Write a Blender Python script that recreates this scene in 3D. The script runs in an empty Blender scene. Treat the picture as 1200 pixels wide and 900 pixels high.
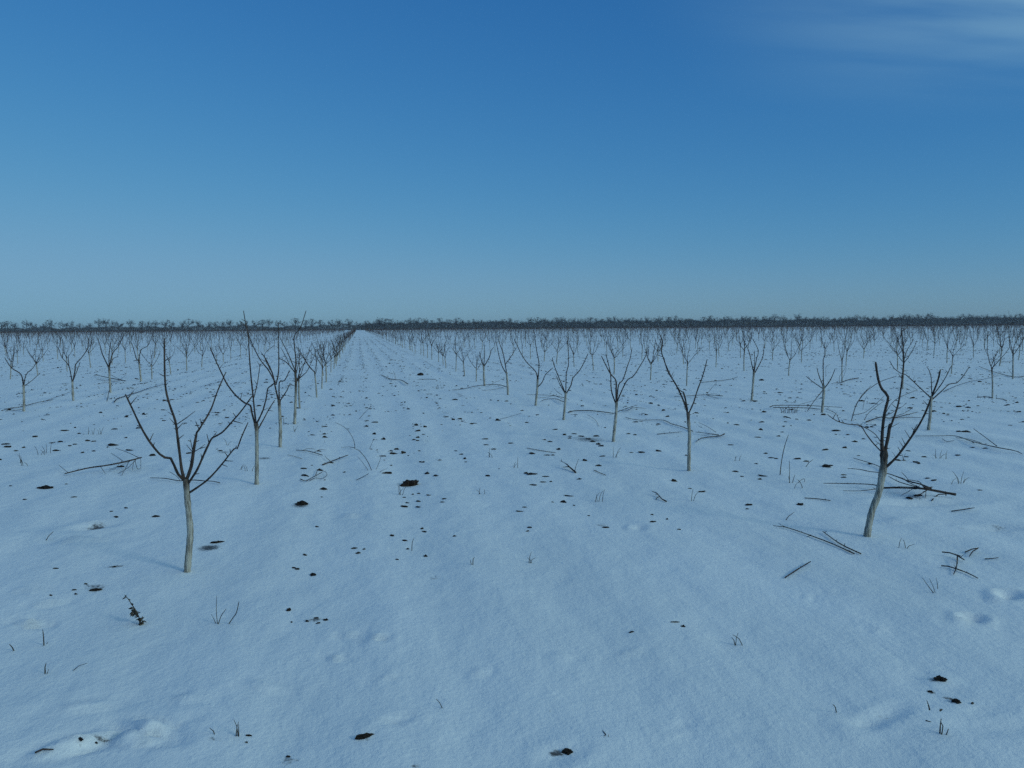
import bpy, math, random
import numpy as np
from mathutils import Vector, Matrix, noise as mnoise

SC = bpy.context.scene
COL = SC.collection
R = math.radians

# ---------------------------------------------------------------- camera
PW, PH, FPX = 1200.0, 900.0, 970.0          # photograph size and focal length in its pixels
CAM_H = 1.60
YAW, PITCH, ROLL = R(10.5), math.atan(67.0 / FPX), R(-0.42)
cam_d = bpy.data.cameras.new('camera')
cam = bpy.data.objects.new('camera', cam_d)
COL.objects.link(cam)
cam_d.sensor_fit = 'HORIZONTAL'
cam_d.sensor_width = 36.0
cam_d.lens = 36.0 * FPX / PW
cam_d.clip_start = 0.05
cam_d.clip_end = 20000
CROT = (Matrix.Rotation(-YAW, 3, 'Z') @ Matrix.Rotation(math.pi / 2 - PITCH, 3, 'X') @ Matrix.Rotation(ROLL, 3, 'Z'))
cam.matrix_world = Matrix.Translation((0, 0, CAM_H)) @ CROT.to_4x4()
SC.camera = cam
CR, CU, CF = CROT @ Vector((1, 0, 0)), CROT @ Vector((0, 1, 0)), CROT @ Vector((0, 0, -1))
CPOS = Vector((0, 0, CAM_H))

# ---------------------------------------------------------------- sky, sun, exposure
SUN_AZ, SUN_EL = R(133.5), R(24)            # clockwise from +Y
world = bpy.data.worlds.new('World')
SC.world = world
world.use_nodes = True
wn, wl = world.node_tree.nodes, world.node_tree.links
bg = wn['Background']
sky = wn.new('ShaderNodeTexSky')
sky.sky_type = 'NISHITA'
sky.sun_disc = False
sky.sun_elevation = SUN_EL
sky.sun_rotation = SUN_AZ
sky.altitude = 0
sky.air_density = 1.0
sky.dust_density = 0.1
sky.ozone_density = 3.0
bg.inputs['Strength'].default_value = 0.10
# the phone's cold white balance and steep blue response, as one even grade over the whole sky
sepc = wn.new('ShaderNodeSeparateColor'); wl.new(sky.outputs['Color'], sepc.inputs[0])
def wmath(op, a, b, clamp=False):
    m = wn.new('ShaderNodeMath'); m.operation = op; m.use_clamp = clamp
    for i, v in enumerate((a, b)):
        if isinstance(v, (int, float)): m.inputs[i].default_value = v
        else: wl.new(v, m.inputs[i])
    return m.outputs[0]
def grade(sock, pre, g, k, m):   # v = k * (0.1 * pre * raw) ^ g, rolled off toward m, back at the strength of 0.1
    v = wmath('MULTIPLY', wmath('POWER', wmath('MULTIPLY', sock, 0.1 * pre), g), k)
    r = wmath('POWER', wmath('ADD', wmath('POWER', wmath('DIVIDE', v, m), 4.0), 1.0), 0.25)
    return wmath('MULTIPLY', wmath('DIVIDE', v, r), 10.0)
comb = wn.new('ShaderNodeCombineColor')
wl.new(grade(sepc.outputs[0], 0.62, 1.25, 0.72, 0.19), comb.inputs[0])
wl.new(grade(sepc.outputs[1], 0.86, 0.84, 0.62, 0.40), comb.inputs[1])
wl.new(grade(sepc.outputs[2], 1.00, 0.66, 0.79, 0.60), comb.inputs[2])
# cirrus wisps in view, plus a bright unseen veil added to light the snow: stretched noise on a flat layer overhead
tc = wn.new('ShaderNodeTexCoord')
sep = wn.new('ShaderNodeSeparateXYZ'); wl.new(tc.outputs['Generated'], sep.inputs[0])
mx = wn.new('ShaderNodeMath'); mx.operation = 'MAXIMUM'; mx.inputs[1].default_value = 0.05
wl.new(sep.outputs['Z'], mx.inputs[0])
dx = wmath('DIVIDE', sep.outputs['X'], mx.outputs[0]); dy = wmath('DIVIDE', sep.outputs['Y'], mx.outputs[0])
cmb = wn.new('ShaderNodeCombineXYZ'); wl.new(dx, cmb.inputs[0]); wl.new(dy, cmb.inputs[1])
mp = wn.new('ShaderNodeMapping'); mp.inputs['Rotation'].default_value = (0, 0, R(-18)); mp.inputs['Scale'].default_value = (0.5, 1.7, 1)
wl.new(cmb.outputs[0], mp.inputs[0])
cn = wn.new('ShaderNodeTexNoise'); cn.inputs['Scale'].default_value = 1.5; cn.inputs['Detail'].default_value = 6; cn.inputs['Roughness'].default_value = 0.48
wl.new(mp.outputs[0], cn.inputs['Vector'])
# the added veil grows out of view, right of the lane and sunward: u = position across it on the layer
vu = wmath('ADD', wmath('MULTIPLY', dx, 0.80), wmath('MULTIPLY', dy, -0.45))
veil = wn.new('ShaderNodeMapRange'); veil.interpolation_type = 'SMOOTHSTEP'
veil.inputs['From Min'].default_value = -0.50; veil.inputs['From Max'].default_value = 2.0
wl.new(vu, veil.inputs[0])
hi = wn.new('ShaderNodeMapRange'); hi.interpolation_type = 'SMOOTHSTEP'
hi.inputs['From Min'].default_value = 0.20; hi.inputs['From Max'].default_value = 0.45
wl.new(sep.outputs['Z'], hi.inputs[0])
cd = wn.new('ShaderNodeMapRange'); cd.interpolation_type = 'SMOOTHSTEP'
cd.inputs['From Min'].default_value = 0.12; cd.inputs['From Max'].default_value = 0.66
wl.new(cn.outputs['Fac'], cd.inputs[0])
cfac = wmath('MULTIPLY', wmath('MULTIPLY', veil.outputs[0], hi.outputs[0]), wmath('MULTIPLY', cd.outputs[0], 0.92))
cm = wn.new('ShaderNodeMix'); cm.data_type = 'RGBA'
cm.inputs['B'].default_value = (9.0, 13.6, 12.2, 1)  # veil colour raised to brighten the snow from out of view
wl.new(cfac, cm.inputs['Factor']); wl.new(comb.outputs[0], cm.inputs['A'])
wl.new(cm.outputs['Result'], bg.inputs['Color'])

sun_d = bpy.data.lights.new('sun', 'SUN')
sun_d.energy = 0.7
sun_d.angle = R(10)
sun_d.color = (0.86, 1.0, 0.92)
sun = bpy.data.objects.new('sun', sun_d)
COL.objects.link(sun)
SUNV = Vector((math.sin(SUN_AZ) * math.cos(SUN_EL), math.cos(SUN_AZ) * math.cos(SUN_EL), math.sin(SUN_EL)))
sun.rotation_euler = SUNV.to_track_quat('Z', 'Y').to_euler()
sun.location = SUNV * 50

SC.render.engine = 'CYCLES'
SC.view_settings.view_transform = 'Standard'
SC.view_settings.look = 'None'
SC.view_settings.exposure = 0.0
SC.view_settings.gamma = 1.0
SC.cycles.max_bounces = 6
SC.cycles.volume_bounces = 0
SC.cycles.use_denoising = False

# ---------------------------------------------------------------- materials
def mat(name):
    m = bpy.data.materials.new(name); m.use_nodes = True
    n, l = m.node_tree.nodes, m.node_tree.links
    return m, n, l, n['Principled BSDF']

def mixmat(name, c1, c2, scale, rough=0.85, stretch=(1, 1, 1), bump=0.0, lo=0.35, hi=0.65, spec=0.2):
    m, n, l, p = mat(name)
    t = n.new('ShaderNodeTexCoord'); mp = n.new('ShaderNodeMapping'); mp.inputs['Scale'].default_value = stretch
    l.new(t.outputs['Object'], mp.inputs[0])
    nz = n.new('ShaderNodeTexNoise'); nz.inputs['Scale'].default_value = scale; nz.inputs['Detail'].default_value = 5
    l.new(mp.outputs[0], nz.inputs['Vector'])
    cr = n.new('ShaderNodeValToRGB')
    cr.color_ramp.elements[0].position = lo; cr.color_ramp.elements[0].color = (*c1, 1)
    cr.color_ramp.elements[1].position = hi; cr.color_ramp.elements[1].color = (*c2, 1)
    l.new(nz.outputs['Fac'], cr.inputs[0]); l.new(cr.outputs[0], p.inputs['Base Color'])
    p.inputs['Roughness'].default_value = rough
    p.inputs['Specular IOR Level'].default_value = spec
    if bump:
        b = n.new('ShaderNodeBump'); b.inputs['Strength'].default_value = bump; b.inputs['Distance'].default_value = 0.01
        l.new(nz.outputs['Fac'], b.inputs['Height']); l.new(b.outputs[0], p.inputs['Normal'])
    return m

M_BARK = mixmat('bark', (0.030, 0.024, 0.022), (0.085, 0.060, 0.050), 30, stretch=(1, 1, 0.25), bump=0.5)
def trunk_material():
    """Old limewash worn thin over bark, ending in a ragged edge below the fork."""
    m, n, l, p = mat('limewashed_bark')
    t = n.new('ShaderNodeTexCoord')
    def nz(scale, st, detail=5, rough=.6):
        mp = n.new('ShaderNodeMapping'); mp.inputs['Scale'].default_value = st; l.new(t.outputs['Object'], mp.inputs[0])
        x = n.new('ShaderNodeTexNoise'); x.inputs['Scale'].default_value = scale; x.inputs['Detail'].default_value = detail; x.inputs['Roughness'].default_value = rough
        l.new(mp.outputs[0], x.inputs['Vector']); return x.outputs['Fac']
    def mth(op, a, b, clamp=False):
        q = n.new('ShaderNodeMath'); q.operation = op; q.use_clamp = clamp
        for i, v in enumerate((a, b)):
            if isinstance(v, (int, float)): q.inputs[i].default_value = v
            else: l.new(v, q.inputs[i])
        return q.outputs[0]
    def ramp(x, lo, hi, c1, c2):
        r = n.new('ShaderNodeMapRange'); r.interpolation_type = 'SMOOTHSTEP'; r.inputs['From Min'].default_value = lo; r.inputs['From Max'].default_value = hi
        l.new(x, r.inputs[0]); c = n.new('ShaderNodeMix'); c.data_type = 'RGBA'
        for k, v in (('A', c1), ('B', c2)):
            if isinstance(v, tuple): c.inputs[k].default_value = (*v, 1)
            else: l.new(v, c.inputs[k])
        l.new(r.outputs[0], c.inputs['Factor']); return c.outputs['Result']
    streak = nz(60, (1, 1, .14)); patch = nz(16, (1, 1, .5)); fine = nz(150, (1, 1, .5))
    lime = ramp(streak, .36, .60, (0.20, 0.18, 0.15), (0.46, 0.43, 0.37))
    bark = ramp(streak, .35, .62, (0.030, 0.024, 0.021), (0.11, 0.085, 0.068))
    worn = ramp(patch, .64, .78, lime, bark)
    sp = n.new('ShaderNodeSeparateXYZ'); l.new(t.outputs['Object'], sp.inputs[0])
    edge = mth('ADD', sp.outputs['Z'], mth('MULTIPLY', mth('SUBTRACT', patch, .5), .45))
    l.new(ramp(edge, .44, .60, worn, bark), p.inputs['Base Color'])
    p.inputs['Roughness'].default_value = .9; p.inputs['Specular IOR Level'].default_value = .15
    b = n.new('ShaderNodeBump'); b.inputs['Strength'].default_value = .9; b.inputs['Distance'].default_value = .012
    l.new(mth('ADD', streak, mth('MULTIPLY', fine, .35)), b.inputs['Height']); l.new(b.outputs[0], p.inputs['Normal'])
    return m
M_TRUNK = trunk_material()
M_FARBARK = mixmat('far_bark', (0.065, 0.042, 0.038), (0.11, 0.070, 0.060), 3)
M_FARTRUNK = mixmat('far_trunk', (0.12, 0.11, 0.10), (0.24, 0.22, 0.20), 3)
M_WOOD = mixmat('windbreak_twigs', (0.022, 0.021, 0.022), (0.042, 0.037, 0.035), 0.3)
M_SOIL = mixmat('soil', (0.012, 0.010, 0.009), (0.042, 0.032, 0.026), 45, bump=0.8)
M_BROWN = mixmat('brown_soil', (0.014, 0.010, 0.008), (0.055, 0.034, 0.024), 28, bump=0.8)
M_WEED = mixmat('dry_weed', (0.030, 0.026, 0.020), (0.085, 0.070, 0.050), 40)

def snow_material():
    m, n, l, p = mat('snow')
    t = n.new('ShaderNodeTexCoord')
    def nz(scale, detail, rough=0.5, st=None):
        x = n.new('ShaderNodeTexNoise'); x.inputs['Scale'].default_value = scale
        x.inputs['Detail'].default_value = detail; x.inputs['Roughness'].default_value = rough
        if st:
            q = n.new('ShaderNodeMapping'); q.inputs['Scale'].default_value = st
            l.new(t.outputs['Object'], q.inputs[0]); l.new(q.outputs[0], x.inputs['Vector'])
        else:
            l.new(t.outputs['Object'], x.inputs['Vector'])
        return x.outputs['Fac']
    # soil showing through where the cover is thin (vertex attribute), broken up by noise
    at = n.new('ShaderNodeAttribute'); at.attribute_name = 'thin'
    def mth(op, a, b, clamp=False):
        q = n.new('ShaderNodeMath'); q.operation = op; q.use_clamp = clamp
        for i, v in enumerate((a, b)):
            if isinstance(v, (int, float)): q.inputs[i].default_value = v
            else: l.new(v, q.inputs[i])
        return q.outputs[0]
    fine = nz(55, 4, 0.65)
    s = mth('ADD', at.outputs['Fac'], mth('MULTIPLY', mth('SUBTRACT', fine, 0.5), 1.3))
    rmp = n.new('ShaderNodeMapRange'); rmp.interpolation_type = 'SMOOTHSTEP'
    rmp.inputs['From Min'].default_value = 0.42; rmp.inputs['From Max'].default_value = 0.95
    rmp.inputs['To Max'].default_value = 0.92
    l.new(s, rmp.inputs[0])
    # faint dust and old-crust tone in the snow itself
    old = n.new('ShaderNodeMapRange'); old.inputs['From Min'].default_value = 0.3; old.inputs['From Max'].default_value = 0.7
    l.new(nz(0.9, 6, 0.6, (1.0, 0.35, 1)), old.inputs[0])
    c = n.new('ShaderNodeMix'); c.data_type = 'RGBA'
    c.inputs['A'].default_value = (0.79, 0.81, 0.82, 1); c.inputs['B'].default_value = (0.88, 0.89, 0.90, 1)
    l.new(old.outputs[0], c.inputs['Factor'])
    c2 = n.new('ShaderNodeMix'); c2.data_type = 'RGBA'; c2.inputs['B'].default_value = (0.035, 0.030, 0.028, 1)
    l.new(rmp.outputs[0], c2.inputs['Factor']); l.new(c.outputs['Result'], c2.inputs['A'])
    l.new(c2.outputs['Result'], p.inputs['Base Color'])
    p.inputs['Roughness'].default_value = 0.7
    p.inputs['Specular IOR Level'].default_value = 0.25
    h = mth('ADD', mth('MULTIPLY', nz(7, 5, 0.55, (1, 0.6, 1)), 0.02), mth('ADD', mth('MULTIPLY', nz(38, 4, 0.6), 0.006), mth('MULTIPLY', nz(220, 2, 0.6), 0.0022)))
    b = n.new('ShaderNodeBump'); b.inputs['Strength'].default_value = 0.75; b.inputs['Distance'].default_value = 1.0
    l.new(h, b.inputs['Height']); l.new(b.outputs[0], p.inputs['Normal'])
    return m
M_SNOW = snow_material()

# ---------------------------------------------------------------- helpers
def tag(o, label=None, cat=None, group=None, kind=None):
    if label: o['label'] = label
    if cat: o['category'] = cat
    if group: o['group'] = group
    if kind: o['kind'] = kind
    return o

def link_mesh(name, me, material, parent=None):
    o = bpy.data.objects.new(name, me)
    if material and not me.materials: me.materials.append(material)
    COL.objects.link(o)
    if parent: o.parent = parent
    return o

def empty(name, loc, rz=0.0):
    o = bpy.data.objects.new(name, None)
    o.empty_display_size = 0.1
    COL.objects.link(o); o.location = loc; o.rotation_euler = (0, 0, rz)
    return o

class MB:
    def __init__(self): self.v, self.f = [], []
    def tube(self, pts, rad, sides=6, cap=True):
        pts = [Vector(p) for p in pts]
        n = len(pts); b0 = len(self.v); up = None
        for i, p in enumerate(pts):
            d = (pts[min(i + 1, n - 1)] - pts[max(i - 1, 0)])
            if d.length < 1e-9: d = Vector((0, 0, 1))
            d.normalize()
            if up is None:
                up = Vector((1, 0, 0)) if abs(d.x) < 0.8 else Vector((0, 1, 0))
            a = (up - d * up.dot(d)).normalized(); b = d.cross(a); up = a
            r = rad[i]
            for k in range(sides):
                t = 2 * math.pi * k / sides
                self.v.append(p + a * (math.cos(t) * r) + b * (math.sin(t) * r))
        for i in range(n - 1):
            for k in range(sides):
                k2 = (k + 1) % sides
                self.f.append((b0 + i * sides + k, b0 + i * sides + k2, b0 + (i + 1) * sides + k2, b0 + (i + 1) * sides + k))
        if cap:
            self.f.append(tuple(b0 + (n - 1) * sides + k for k in range(sides)))
            self.f.append(tuple(b0 + k for k in reversed(range(sides))))
        return self
    def mesh(self, name, smooth=True):
        me = bpy.data.meshes.new(name)
        me.from_pydata([tuple(v) for v in self.v], [], self.f)
        if smooth: me.polygons.foreach_set('use_smooth', [True] * len(me.polygons))
        me.update()
        return me
    def build(self, name, material, parent=None):
        return link_mesh(name, self.mesh(name), material, parent)

def spline(pts, step):
    """Catmull-Rom resample of 3-D points."""
    pts = [Vector(p) for p in pts]
    if len(pts) == 2:
        n = max(2, int((pts[1] - pts[0]).length / step) + 1)
        return [pts[0].lerp(pts[1], i / (n - 1)) for i in range(n)]
    out = []
    for i in range(len(pts) - 1):
        p0, p1, p2, p3 = pts[max(i - 1, 0)], pts[i], pts[i + 1], pts[min(i + 2, len(pts) - 1)]
        n = max(1, int((p2 - p1).length / step))
        for k in range(n):
            t = k / n
            out.append(0.5 * ((2 * p1) + (p2 - p0) * t + (2 * p0 - 5 * p1 + 4 * p2 - p3) * t * t + (3 * p1 - p0 - 3 * p2 + p3) * t ** 3))
    out.append(pts[-1])
    return out

# ---------------------------------------------------------------- the snow surface
_rs = np.random.RandomState(11)
_LAT = _rs.rand(256, 256)
def vnoise(x, y, seed=0):
    x = np.asarray(x, float) + seed * 17.31; y = np.asarray(y, float) + seed * 9.77
    xi = np.floor(x).astype(int); yi = np.floor(y).astype(int)
    fx = x - xi; fy = y - yi
    fx = fx * fx * (3 - 2 * fx); fy = fy * fy * (3 - 2 * fy)
    a = _LAT[xi % 256, yi % 256]; b = _LAT[(xi + 1) % 256, yi % 256]
    c = _LAT[xi % 256, (yi + 1) % 256]; d = _LAT[(xi + 1) % 256, (yi + 1) % 256]
    return (a * (1 - fx) + b * fx) * (1 - fy) + (c * (1 - fx) + d * fx) * fy - 0.5

DENTS = []      # (x, y, along, across, angle, depth) filled below, before the ground is used
def ground_z(x, y):
    x = np.asarray(x, float); y = np.asarray(y, float)
    z = 0.08 * vnoise(x * 0.13, y * 0.09, 1) + 0.030 * vnoise(x * 0.45, y * 0.30, 2)
    z = z + 0.014 * vnoise(x * 1.5, y * 0.7, 3) + 0.010 * vnoise(x * 4.2, y * 2.3, 4)
    # old furrows running along the rows
    w = x + 0.25 * vnoise(x * 0.3, y * 0.12, 5)
    z = z + 0.008 * np.sin(w * 2 * np.pi / 0.72) * (0.35 + 1.2 * np.clip(vnoise(x * 0.5, y * 0.15, 6) + 0.4, 0, 1))
    # wind ripples on the crust
    z = z + 0.006 * vnoise(x * 9.0 + y * 2.0, y * 5.0 - x * 1.5, 7)
    for (cx, cy, a, b, th, dep) in DENTS:
        ux = (x - cx) * math.cos(th) + (y - cy) * math.sin(th)
        uy = -(x - cx) * math.sin(th) + (y - cy) * math.cos(th)
        q = (ux / a) ** 2 + (uy / b) ** 2
        z = z - dep * (np.exp(-q * 1.6) - 0.35 * np.exp(-(np.sqrt(q + 1e-9) - 1.55) ** 2 * 4.0))
    return z
Z0 = 0.0
def gz(x, y): return float(ground_z(np.array([x]), np.array([y]))[0])

def ray(px, py):
    return CF + CR * ((px - PW / 2) / FPX) + CU * ((PH / 2 - py) / FPX)
def gpix(px, py, h=0.0):
    """Point on the ground (plus h) seen at a pixel of the photograph."""
    d = ray(px, py)
    z = 0.0
    for _ in range(6):
        t = (z + h - CPOS.z) / d.z
        p = CPOS + d * t
        z = gz(p.x, p.y)
    p.z = z + h
    return p
def depth_of(p): return (p - CPOS).dot(CF)
def at(px, py, depth): return CPOS + ray(px, py) * depth

# footprints, pits and small wind-scoured bumps in the crust (depth < 0: a bump)
def dent(px, py, a, b, dep, th=None, rng=random.Random(3)):
    p = gpix(px, py); DENTS.append((p.x, p.y, a, b, rng.uniform(-0.6, 0.6) if th is None else th, dep))
_d = [(1140, 725, .065, .05, .040), (1183, 698, .075, .06, .045), (1122, 726, .06, .035, -.014), (1166, 699, .06, .035, -.014), (749, 618, .065, .05, .028), (739, 619, .05, .035, -.012),
      (170, 850, .11, .032, -.030), (163, 857, .12, .028, -.030), (190, 868, .10, .04, .012), (165, 868, .10, .03, -.026), (85, 872, .13, .05, -.034), (95, 632, .16, .05, -.034), (110, 617, .20, .09, .04),
      (33, 691, .08, .03, -.03), (58, 707, .08, .03, -.028), (36, 731, .09, .03, -.03), (45, 736, .08, .04, .02), (20, 553, .22, .07, -.04),
      (410, 744, .05, .022, -.026), (440, 747, .05, .022, -.026), (447, 749, .05, .03, .012), (392, 771, .05, .02, -.018), (450, 795, .05, .02, -.018),
      (97, 828, .12, .04, -.018), (215, 818, .10, .03, -.014), (310, 804, .10, .04, -.016), (1036, 840, .16, .05, .016), (1006, 847, .08, .04, .012), (464, 844, .08, .03, .014),
      (660, 884, .10, .06, .010), (1100, 798, .10, .06, -.010), (560, 788, .06, .03, -.012), (657, 769, .06, .03, -.012), (735, 766, .09, .03, -.012), (1148, 833, .12, .05, .012),
      (800, 850, .08, .03, .006), (790, 860, .08, .025, -.005), (858, 862, .08, .03, .006), (410, 604, .09, .05, -.02), (433, 605, .07, .04, -.02), (945, 699, .04, .025, -.012),
      (972, 694, .04, .025, -.012), (1030, 738, .05, .03, -.010), (1170, 620, .2, .07, .03), (1050, 610, .16, .07, -.02), (1085, 590, .4, .12, .05),
      (1180, 850, .2, .08, .014)]
for q in _d: dent(*q)

# patches of thin cover: (px, py, width px, height px, strength)
THIN = []
def thin(px, py, w, h, s):
    p = gpix(px, py); d = depth_of(p)
    a = 0.5 * w * d / FPX
    b = max(0.5 * h * d / FPX / max(0.05, CAM_H / d), 0.6 * a)
    THIN.append((p.x, p.y, a * 1.1, min(b, 2.2 * a), s + .22))

def build_ground():
    fine = np.linspace(R(-42), R(42), 560)
    rest = np.linspace(R(42), R(318), 90)[1:-1]
    ang = np.concatenate([fine, rest])
    rr = [0.25]
    while rr[-1] < 2600:
        r = rr[-1]
        rr.append(r * (1.0 + (0.0105 if 1.8 < r < 22 else 0.016 if r < 120 and r >= 22 else 0.05)))
    rr = np.array(rr)
    A, Rr = np.meshgrid(ang, rr)
    TH = A + YAW
    X = Rr * np.sin(TH); Y = Rr * np.cos(TH)
    Z = ground_z(X, Y)
    na, nr = len(ang), len(rr)
    co = np.stack([X, Y, Z], -1).reshape(-1, 3)
    co = np.vstack([co, [[0, 0, gz(0, 0)]]])
    i, j = np.meshgrid(np.arange(nr - 1), np.arange(na), indexing='ij')
    j2 = (j + 1) % na
    quads = np.stack([i * na + j, (i + 1) * na + j, (i + 1) * na + j2, i * na + j2], -1).reshape(-1, 4)[:, ::-1]
    fan = np.array([[len(co) - 1, (k + 1) % na, k] for k in range(na)])
    me = bpy.data.meshes.new('snow_ground')
    nq, nf = len(quads), len(fan)
    me.vertices.add(len(co)); me.vertices.foreach_set('co', co.ravel())
    me.loops.add(nq * 4 + nf * 3)
    me.loops.foreach_set('vertex_index', np.concatenate([quads.ravel(), fan.ravel()]))
    me.polygons.add(nq + nf)
    me.polygons.foreach_set('loop_start', np.concatenate([np.arange(nq) * 4, nq * 4 + np.arange(nf) * 3]))
    me.polygons.foreach_set('loop_total', np.concatenate([np.full(nq, 4), np.full(nf, 3)]))
    me.polygons.foreach_set('use_smooth', np.ones(nq + nf, bool))
    me.update(); me.validate()
    th = np.zeros(len(co))
    x, y = co[:, 0], co[:, 1]
    dist = np.hypot(x, y)
    # ridges blown thin along the furrows, farther out
    w = x + 0.25 * vnoise(x * 0.3, y * 0.12, 5)
    ridge = np.clip(np.sin(w * 2 * np.pi / 0.72) - 0.35, 0, 1) * np.clip(vnoise(x * 1.1, y * 0.35, 8) * 2.0 - 0.15, 0, 1)
    th += ridge * 1.25 * np.clip((dist - 7) / 12, 0, 1)
    for (cx, cy, a, b, s) in THIN:
        sel = (np.abs(x - cx) < 2.5 * max(a, b)) & (np.abs(y - cy) < 2.5 * max(a, b))
        if sel.any():
            q = ((x[sel] - cx) / a) ** 2 + ((y[sel] - cy) / b) ** 2
            th[sel] = np.maximum(th[sel], s * np.exp(-q))
    at_ = me.attributes.new('thin', 'FLOAT', 'POINT')
    at_.data.foreach_set('value', th.astype(np.float32))
    o = link_mesh('snow_ground', me, M_SNOW)
    tag(o, 'flat snow-covered orchard ground with thin wind-blown crust', 'ground', kind='structure')

# ---------------------------------------------------------------- traced trees
def limb_mesh(pts, r0, r1, sides=7, spurs=True, rng=None, step=0.03, knot=0.10, spur=1.0):
    """A limb through 3-D points, with uneven thickness, buds and short spurs."""
    P = spline(pts, step)
    n = len(P)
    mb = MB(); rad = []
    for i in range(n):
        t = i / max(1, n - 1)
        r = r0 + (r1 - r0) * (t ** 0.8)
        rad.append(r * (1 + knot * rng.uniform(-1, 1)))
    rad[-1] *= 0.75
    mb.tube(P, rad, sides)
    if spurs:
        L = sum((P[i + 1] - P[i]).length for i in range(n - 1))
        for _ in range(int(L / 0.075 * (1 if spur == 1 else .6))):
            i = rng.randrange(1, n - 1) if n > 2 else 0
            t = (P[min(i + 1, n - 1)] - P[max(0, i - 1)]).normalized()
            a = Vector((rng.uniform(-1, 1), rng.uniform(-1, 1), rng.uniform(-.2, 1)))
            a = (a - t * a.dot(t)).normalized()
            ln = rng.choice([0.012, 0.018, 0.025, 0.045, 0.06]) * rng.uniform(0.8, 1.2) * spur
            d = (a * 0.8 + t * 0.5).normalized()
            q0 = P[i] + a * rad[i] * 0.4
            mb.tube([q0, q0 + d * (rad[i] * .6 + ln)], [0.0035, 0.0016], 4)
    return mb

def traced_tree(label, trunk, hw, limbs, seed, group='young fruit trees', name='fruit_tree'):
    """trunk: pixels from the ground up, hw: half width px (base, top); limbs: (pixels, half width px at start, end, tip's depth offset m)."""
    rng = random.Random(seed)
    base = gpix(*trunk[0]); D = depth_of(base)
    k = D / FPX
    root = empty(name, base); tag(root, label, 'tree', group)
    tp = [at(x, y, D) - base for (x, y) in trunk]
    tp[0] = Vector((0, 0, 0)); tp.insert(0, Vector((0, 0, -0.06)))
    P = spline(tp, 0.02); n = len(P); kn = [rng.random() for _ in range(5)]
    rad = []
    for i in range(n):
        t = i / (n - 1)
        r = (hw[0] + (hw[1] - hw[0]) * t) * k * .92 * (1 + 0.08 * rng.uniform(-1, 1))
        if t > 0.86: r *= 1 + 0.18 * (t - 0.86) / 0.14
        r *= 1 + sum(.16 * math.exp(-((t - q) / .022) ** 2) for q in kn) + .18 * math.exp(-t / .05)
        rad.append(r)
    rad[-1] *= 0.8
    mb = MB().tube(P, rad, 10)
    mb.build('trunk', M_TRUNK, root)
    made = []
    for li, (px, h0, h1, dz) in enumerate(limbs):
        pts = []
        seg = [0.0]
        for a, b in zip(px[:-1], px[1:]): seg.append(seg[-1] + math.hypot(b[0] - a[0], b[1] - a[1]))
        for (x, y), s in zip(px, seg):
            t = s / seg[-1]
            pts.append(at(x, y, D + dz * t ** 1.1) - base)
        mbl = limb_mesh(pts, h0 * k * .76, h1 * k * .76, 7, True, rng, step=0.03 if D < 12 else 0.06)
        host = None
        if made:
            dmin, host = min((min(math.hypot(px[0][0] - a, px[0][1] - b) for a, b in q), m) for m, (q, _) in enumerate(made))
            if dmin > math.hypot(px[0][0] - trunk[-1][0], px[0][1] - trunk[-1][1]) or h0 > 0.85: host = None
        o = mbl.build('branch' if host is None else 'twig', M_BARK, root if host is None else made[host][1])
        if host is None: made.append((px, o))
    return root

T = traced_tree
T('five-limbed bare fruit tree with grey limewashed trunk beside a lone weed stalk',
  [(219.5, 670), (221.5, 645), (223, 622), (220.8, 598), (218.8, 575), (218, 561)], (4.3, 3.6), [
  ([(216, 563), (209, 556), (204, 545), (200, 537), (193, 536), (187, 532), (175, 517), (165, 500), (156, 481), (147, 462)], 2.2, 1.1, -.25),
  ([(216, 562), (213, 551), (210.7, 533), (207.7, 509), (205.3, 493), (199, 475), (194.4, 457), (193, 434), (192.5, 396)], 2.4, 1.2, .20),
  ([(218.7, 562), (224, 547), (227.3, 525), (230.7, 506)], 2.8, 2.0, .12),
  ([(230.5, 507), (233.5, 503), (246.7, 480.7), (254.7, 459), (264.7, 436)], 1.5, 0.9, .12),
  ([(219.5, 568), (230.7, 551), (238.7, 533), (246.7, 516), (249, 513), (260, 507), (273, 493), (284, 480), (297, 462)], 2.0, 0.9, -.35),
  ([(221, 578), (236, 568), (246.7, 559), (260, 544), (273, 527.5), (276.7, 524.7), (278, 526), (282.7, 513), (290.7, 495)], 1.7, 0.8, -.15),
  ([(206.8, 497.5), (215, 492), (229, 481.5)], 0.7, 0.4, .05),
  ([(226, 530), (223.5, 517), (222.5, 514)], 0.6, 0.4, -.02),
  ([(228.5, 529), (234, 525.5), (240.5, 520.5)], 0.7, 0.4, .04)], 1)
T('slim bare fruit tree with a very tall whip above its straight pale trunk',
  [(300.8, 567.5), (301, 530), (300.7, 504), (299.8, 496)], (2.6, 2.1), [
  ([(299, 498), (295, 483), (293.3, 475), (286.7, 472), (276, 463), (266, 450), (261, 440), (253, 423), (246, 407)], 1.5, 0.8, .35),
  ([(300, 497), (298, 479), (296.3, 462), (294, 440), (292.3, 418), (290.6, 392), (288, 380), (285.3, 364)], 1.5, 0.6, -.15),
  ([(300.6, 497), (308, 481), (312, 466), (314, 455), (319.5, 451), (323, 446)], 1.3, 0.8, -.30),
  ([(301.5, 505), (310.7, 488), (316, 478), (322, 469)], 1.1, 0.7, .25),
  ([(297.5, 466), (302, 447), (304.7, 426)], 0.8, 0.5, .15)], 2)
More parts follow.
